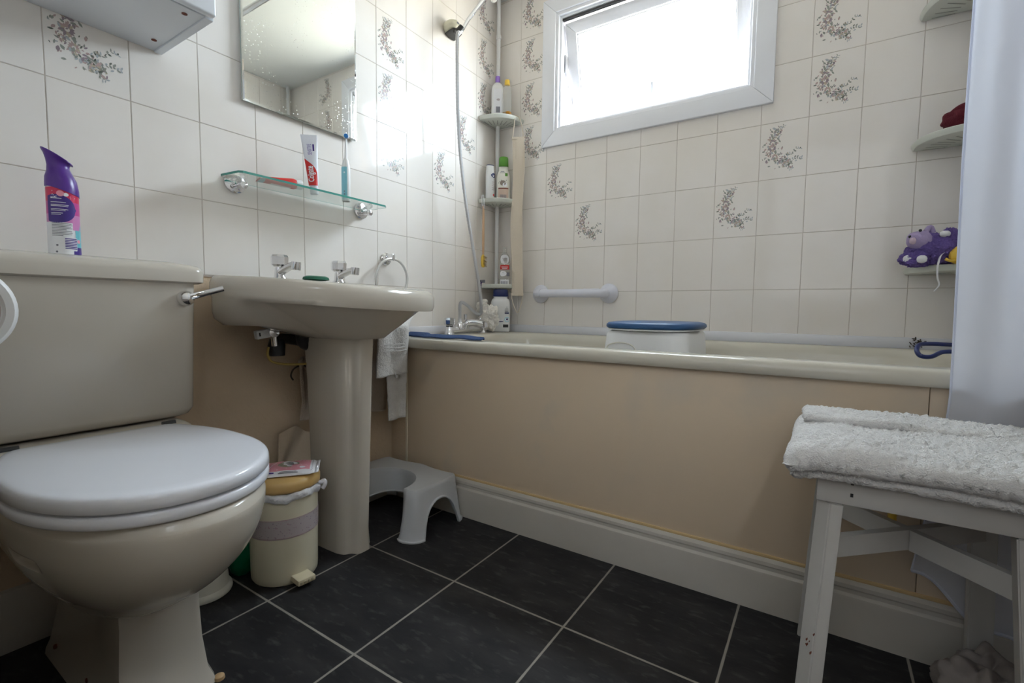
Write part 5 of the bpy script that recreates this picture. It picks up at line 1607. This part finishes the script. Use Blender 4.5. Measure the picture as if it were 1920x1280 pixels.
for k in range(9):
    x = 1.61 + .02*k
    bm = NB(); tube(bm, [(x, -.765+.018*math.sin(a), 2.082+.020*math.cos(a)) for a in [2*PI*i/20 for i in range(21)]], .0018, n=6, k=1)
    ob('curtain_ring', bm, m_white, sc_t)

# ------------------------------------------------------------------ white wooden stool
st = thing('wooden_stool', 'worn white painted wooden stool with crossed braces by the bath panel', 'stool', (1.55, -.93, 0))
TZs = .462
FXL, FXR, FYF, FYB = 1.413, 1.690, -1.068, -.800
bm = NB(); box(bm, FXL, FXR, FYF, FYF+.020, TZs-.045, TZs, .002); ob('seat_rail', bm, m_stoolw, st)
bm = NB(); box(bm, FXL, FXR, FYB-.020, FYB, TZs-.045, TZs, .002); ob('seat_rail', bm, m_stoolw, st)
for x in (FXL, FXR-.020):
    bm = NB(); box(bm, x+.001, x+.019, FYF+.0205, FYB-.0205, TZs-.045, TZs-.001, .002); ob('seat_rail', bm, m_stoolw, st)
bm = NB(); box(bm, FXL+.021, FXR-.021, FYF+.021, FYB-.021, TZs-.014, TZs-.003, .002); ob('seat_board', bm, m_stoolw, st)
def leg(px, py, sx_, sy_):
    bm = NB(); w = .036; t_ = .030
    top = V((px, py, TZs-.046)); bot = V((px + sx_*.022, py + sy_*.048, .0005))
    rs = []
    for P0 in (bot, top):
        rs.append([P0 + V((a, b_, 0)) for a, b_ in ((.018*-sx_, 0), (w*-sx_, 0), (w*-sx_, t_*-sy_), (0, t_*-sy_), (0, .016*-sy_))])
    rings(bm, rs); bmesh.ops.recalc_face_normals(bm, faces=bm.faces)
    bmesh.ops.bevel(bm, geom=bm.edges[:], offset=.002, segments=2, affect='EDGES')
    return bm
LG = []
for px, sx_ in ((FXL+.002, -1), (FXR-.002, 1)):
    for py, sy_ in ((FYF+.002, -1), (FYB-.002, 1)):
        LG.append(ob('leg', leg(px, py, sx_, sy_ if sy_ < 0 else -.0+sy_), m_stoolw, st))
bm = NB(); rg = random.Random(2)
for k in range(7):
    z = .175 + rg.uniform(-.012, .022); yy = FYF+.002 - .048*(1-z/.416); xx = FXL+.002-.022*(1-z/.416) + rg.uniform(.004, .018)
    s_ = rg.uniform(.0015, .004)
    vs = [bm.verts.new(V((xx+s_*k2*.7*math.cos(q), yy-.0006-s_*k2*math.sin(q)*.11, z+1.3*s_*k2*math.sin(q)))) for q, k2 in ((0, .6), (1.1, 1), (2.0, .5), (3.3, .9), (4.4, 1.1), (5.4, .4))]
    bm.faces.new(vs)
ob('paint_chip', bm, m_rust, LG[0])
bm = NB()
for z in (TZs-.010, TZs-.030): box(bm, FXL+.046, FXL+.050, FYF-.0006, FYF+.001, z, z+.006)
ob('nail_hole', bm, m_black, st)
def brace(a, b_, w=.036, t_=.014):
    a, b_ = V(a), V(b_); d = (b_-a).normalized(); n_ = V((-d.y, d.x, 0)).normalized()*t_/2; h = V((0, 0, w/2))
    bm = NB(); rings(bm, [[p+n_+h, p+n_-h, p-n_-h, p-n_+h] for p in (a, b_)]); return bm
ZBr = .335
ctr = V((1.552, -.934, ZBr))
ob('brace', brace((FXL+.014, FYF+.012, ZBr), (FXR-.014, FYB-.012, ZBr+.0)), m_stoolw, st, smooth=False)
ob('brace', brace((FXL+.014, FYB-.012, ZBr), (ctr.x-.006, ctr.y+.006, ZBr)), m_stoolw, st, smooth=False)
ob('brace', brace((ctr.x+.006, ctr.y-.006, ZBr), (FXR-.014, FYF+.012, ZBr)), m_stoolw, st, smooth=False)
ty = NB(); tube(ty, [(1.533, -.895, ZBr+.0), (1.533, -.895, TZs-.014)], .0070, n=12, k=1)
ob('yellow_peg', ty, m_yellow, st)

# folded bath towel on the stool
ft = thing('folded_bath_towel', 'thick pale towel folded on top of the white stool', 'towel', (1.57, -.92, TZs))
def slab(x0, x1, y0, y1, z0, z1, seed, name, nx=190, ny=150, sag=.02, edge=.018, wav=1.0):
    """soft folded slab with rounded nose edges and pile-like surface"""
    bm = NB(); top, bot = [], []
    for j in range(ny+1):
        rt_, rb_ = [], []
        for i in range(nx+1):
            u, v = i/nx, j/ny
            x = x0 + (x1-x0)*u; y = y0 + (y1-y0)*v
            x += .010*nz((0, y*6, seed), 1, seed)*wav*(1-u); y += .012*nz((x*6, 0, seed), 1, seed+5)*wav*(1 if v < .5 else 1.6)
            dx_ = min(u*(x1-x0), (1-u)*(x1-x0)); dy_ = min(v*(y1-y0), (1-v)*(y1-y0))
            # rounded edge profile
            d = min(dx_, dy_) if dx_ > edge or dy_ > edge else edge - math.hypot(edge-min(dx_, edge), edge-min(dy_, edge))
            d = max(0, min(d, edge)); k = math.sqrt(max(0, 1-(1-d/edge)**2))
            zc = (z0+z1)/2; h = (z1-z0)/2
            big = .008*nz((x, y, 0), 7, seed)*wav + .004*nz((x, y, 0), 18, seed+2)*wav
            fz = .0022*nz((x, y, 0), 150, seed) + .0014*nz((x, y, 0), 330, seed+1)
            zt = zc + h*k + (big + fz)*k + fz
            over = max(0, FXL-.004-x)/.05 + max(0, FYF-y)/.05
            s_ = -sag*min(1.5, over)
            rt_.append(bm.verts.new(V((x+fz, y+fz, zt+s_))))
            zb_ = zc - h*k + fz*(1 if over > 0 else 0) + s_
            if over <= 0: zb_ = max(zb_, z0)
            rb_.append(bm.verts.new(V((x, y, min(zb_, zt+s_-.0005)))))
        top.append(rt_); bot.append(rb_)
    for j in range(ny):
        for i in range(nx):
            bm.faces.new((top[j][i], top[j][i+1], top[j+1][i+1], top[j+1][i])); bm.faces.new((bot[j][i], bot[j+1][i], bot[j+1][i+1], bot[j][i+1]))
    for i in range(nx):
        for T_, B_ in ((top[0], bot[0]), (top[ny], bot[ny])): bm.faces.new((T_[i], B_[i], B_[i+1], T_[i+1]))
    for j in range(ny):
        for q in (0, nx): bm.faces.new((top[j][q], bot[j][q], bot[j+1][q], top[j+1][q]))
    return ob(name, bm, m_terry, ft, angle=180)
slab(1.374, 1.772, -1.095, -.800, TZs+.001, TZs+.022, 1.0, 'lower_layer', sag=.010, edge=.0105, wav=.5)
slab(1.366, 1.775, -1.110, -.798, TZs+.020, TZs+.060, 2.0, 'upper_layer', sag=.014, edge=.022)
slab(1.385, 1.770, -.905, -.798, TZs+.050, TZs+.068, 4.0, 'back_fold', sag=.0, edge=.010, nx=140, ny=50)

# pale bags and cloth on the floor under the stool
def floor_bag(name, c, R3, seed, label, cat, mt_):
    bm = NB(); puff_bm(bm, (c[0], c[1], c[2]+R3[2]*.9), R3, seed, .34, 3)
    for v in bm.verts:
        v.co.z = max(v.co.z, .001); v.co.x = min(v.co.x, XR-.004); v.co.y = min(v.co.y, YB-.024)
    return tag(ob(name, bm, mt_, origin=c, angle=70), label, cat)
n1, n2 = 72, 48
floor_bag('shopping_bag', (1.672, -.915, 0), (.062, .080, .075), 3.1, 'dull crumpled bag on the floor under the white stool', 'bag', m_bag)
n1, n2 = 56, 36

# ------------------------------------------------------------------ toilet roll holder at the left edge
rh = thing('roll_holder', 'round white plastic roll holder at the far left beside the cistern', 'roll holder', (.60, -1.92, .727))
RXc = .60
bm = NB(); lathe(bm, [(0, .0), (.050, .0), (.0535, .003), (.054, .010), (.054, .10), (.050, .104), (.043, .104), (.041, .098), (0, .096)], (RXc-.104+.02, -1.904, .722), (1, 0, 0), 48, cap0=False, cap1=False)
ob('drum', bm, m_white, rh, angle=45)
bm = NB(); lathe(bm, [(0, 0), (.0400, 0), (.0400, .001), (0, .001)], (RXc+.0130, -1.904, .722), (1, 0, 0), 36, cap0=False, cap1=False)
ob('end_disc', bm, mat('shaded end face', (.52, .45, .43), .5), rh)  # mauve tint carries the shade on the drum's end face
bm = NB(); box(bm, RXc-.05, RXc-.01, YF+.001, -1.952, .70, .745, .002)
ob('wall_plate', bm, m_white, rh)
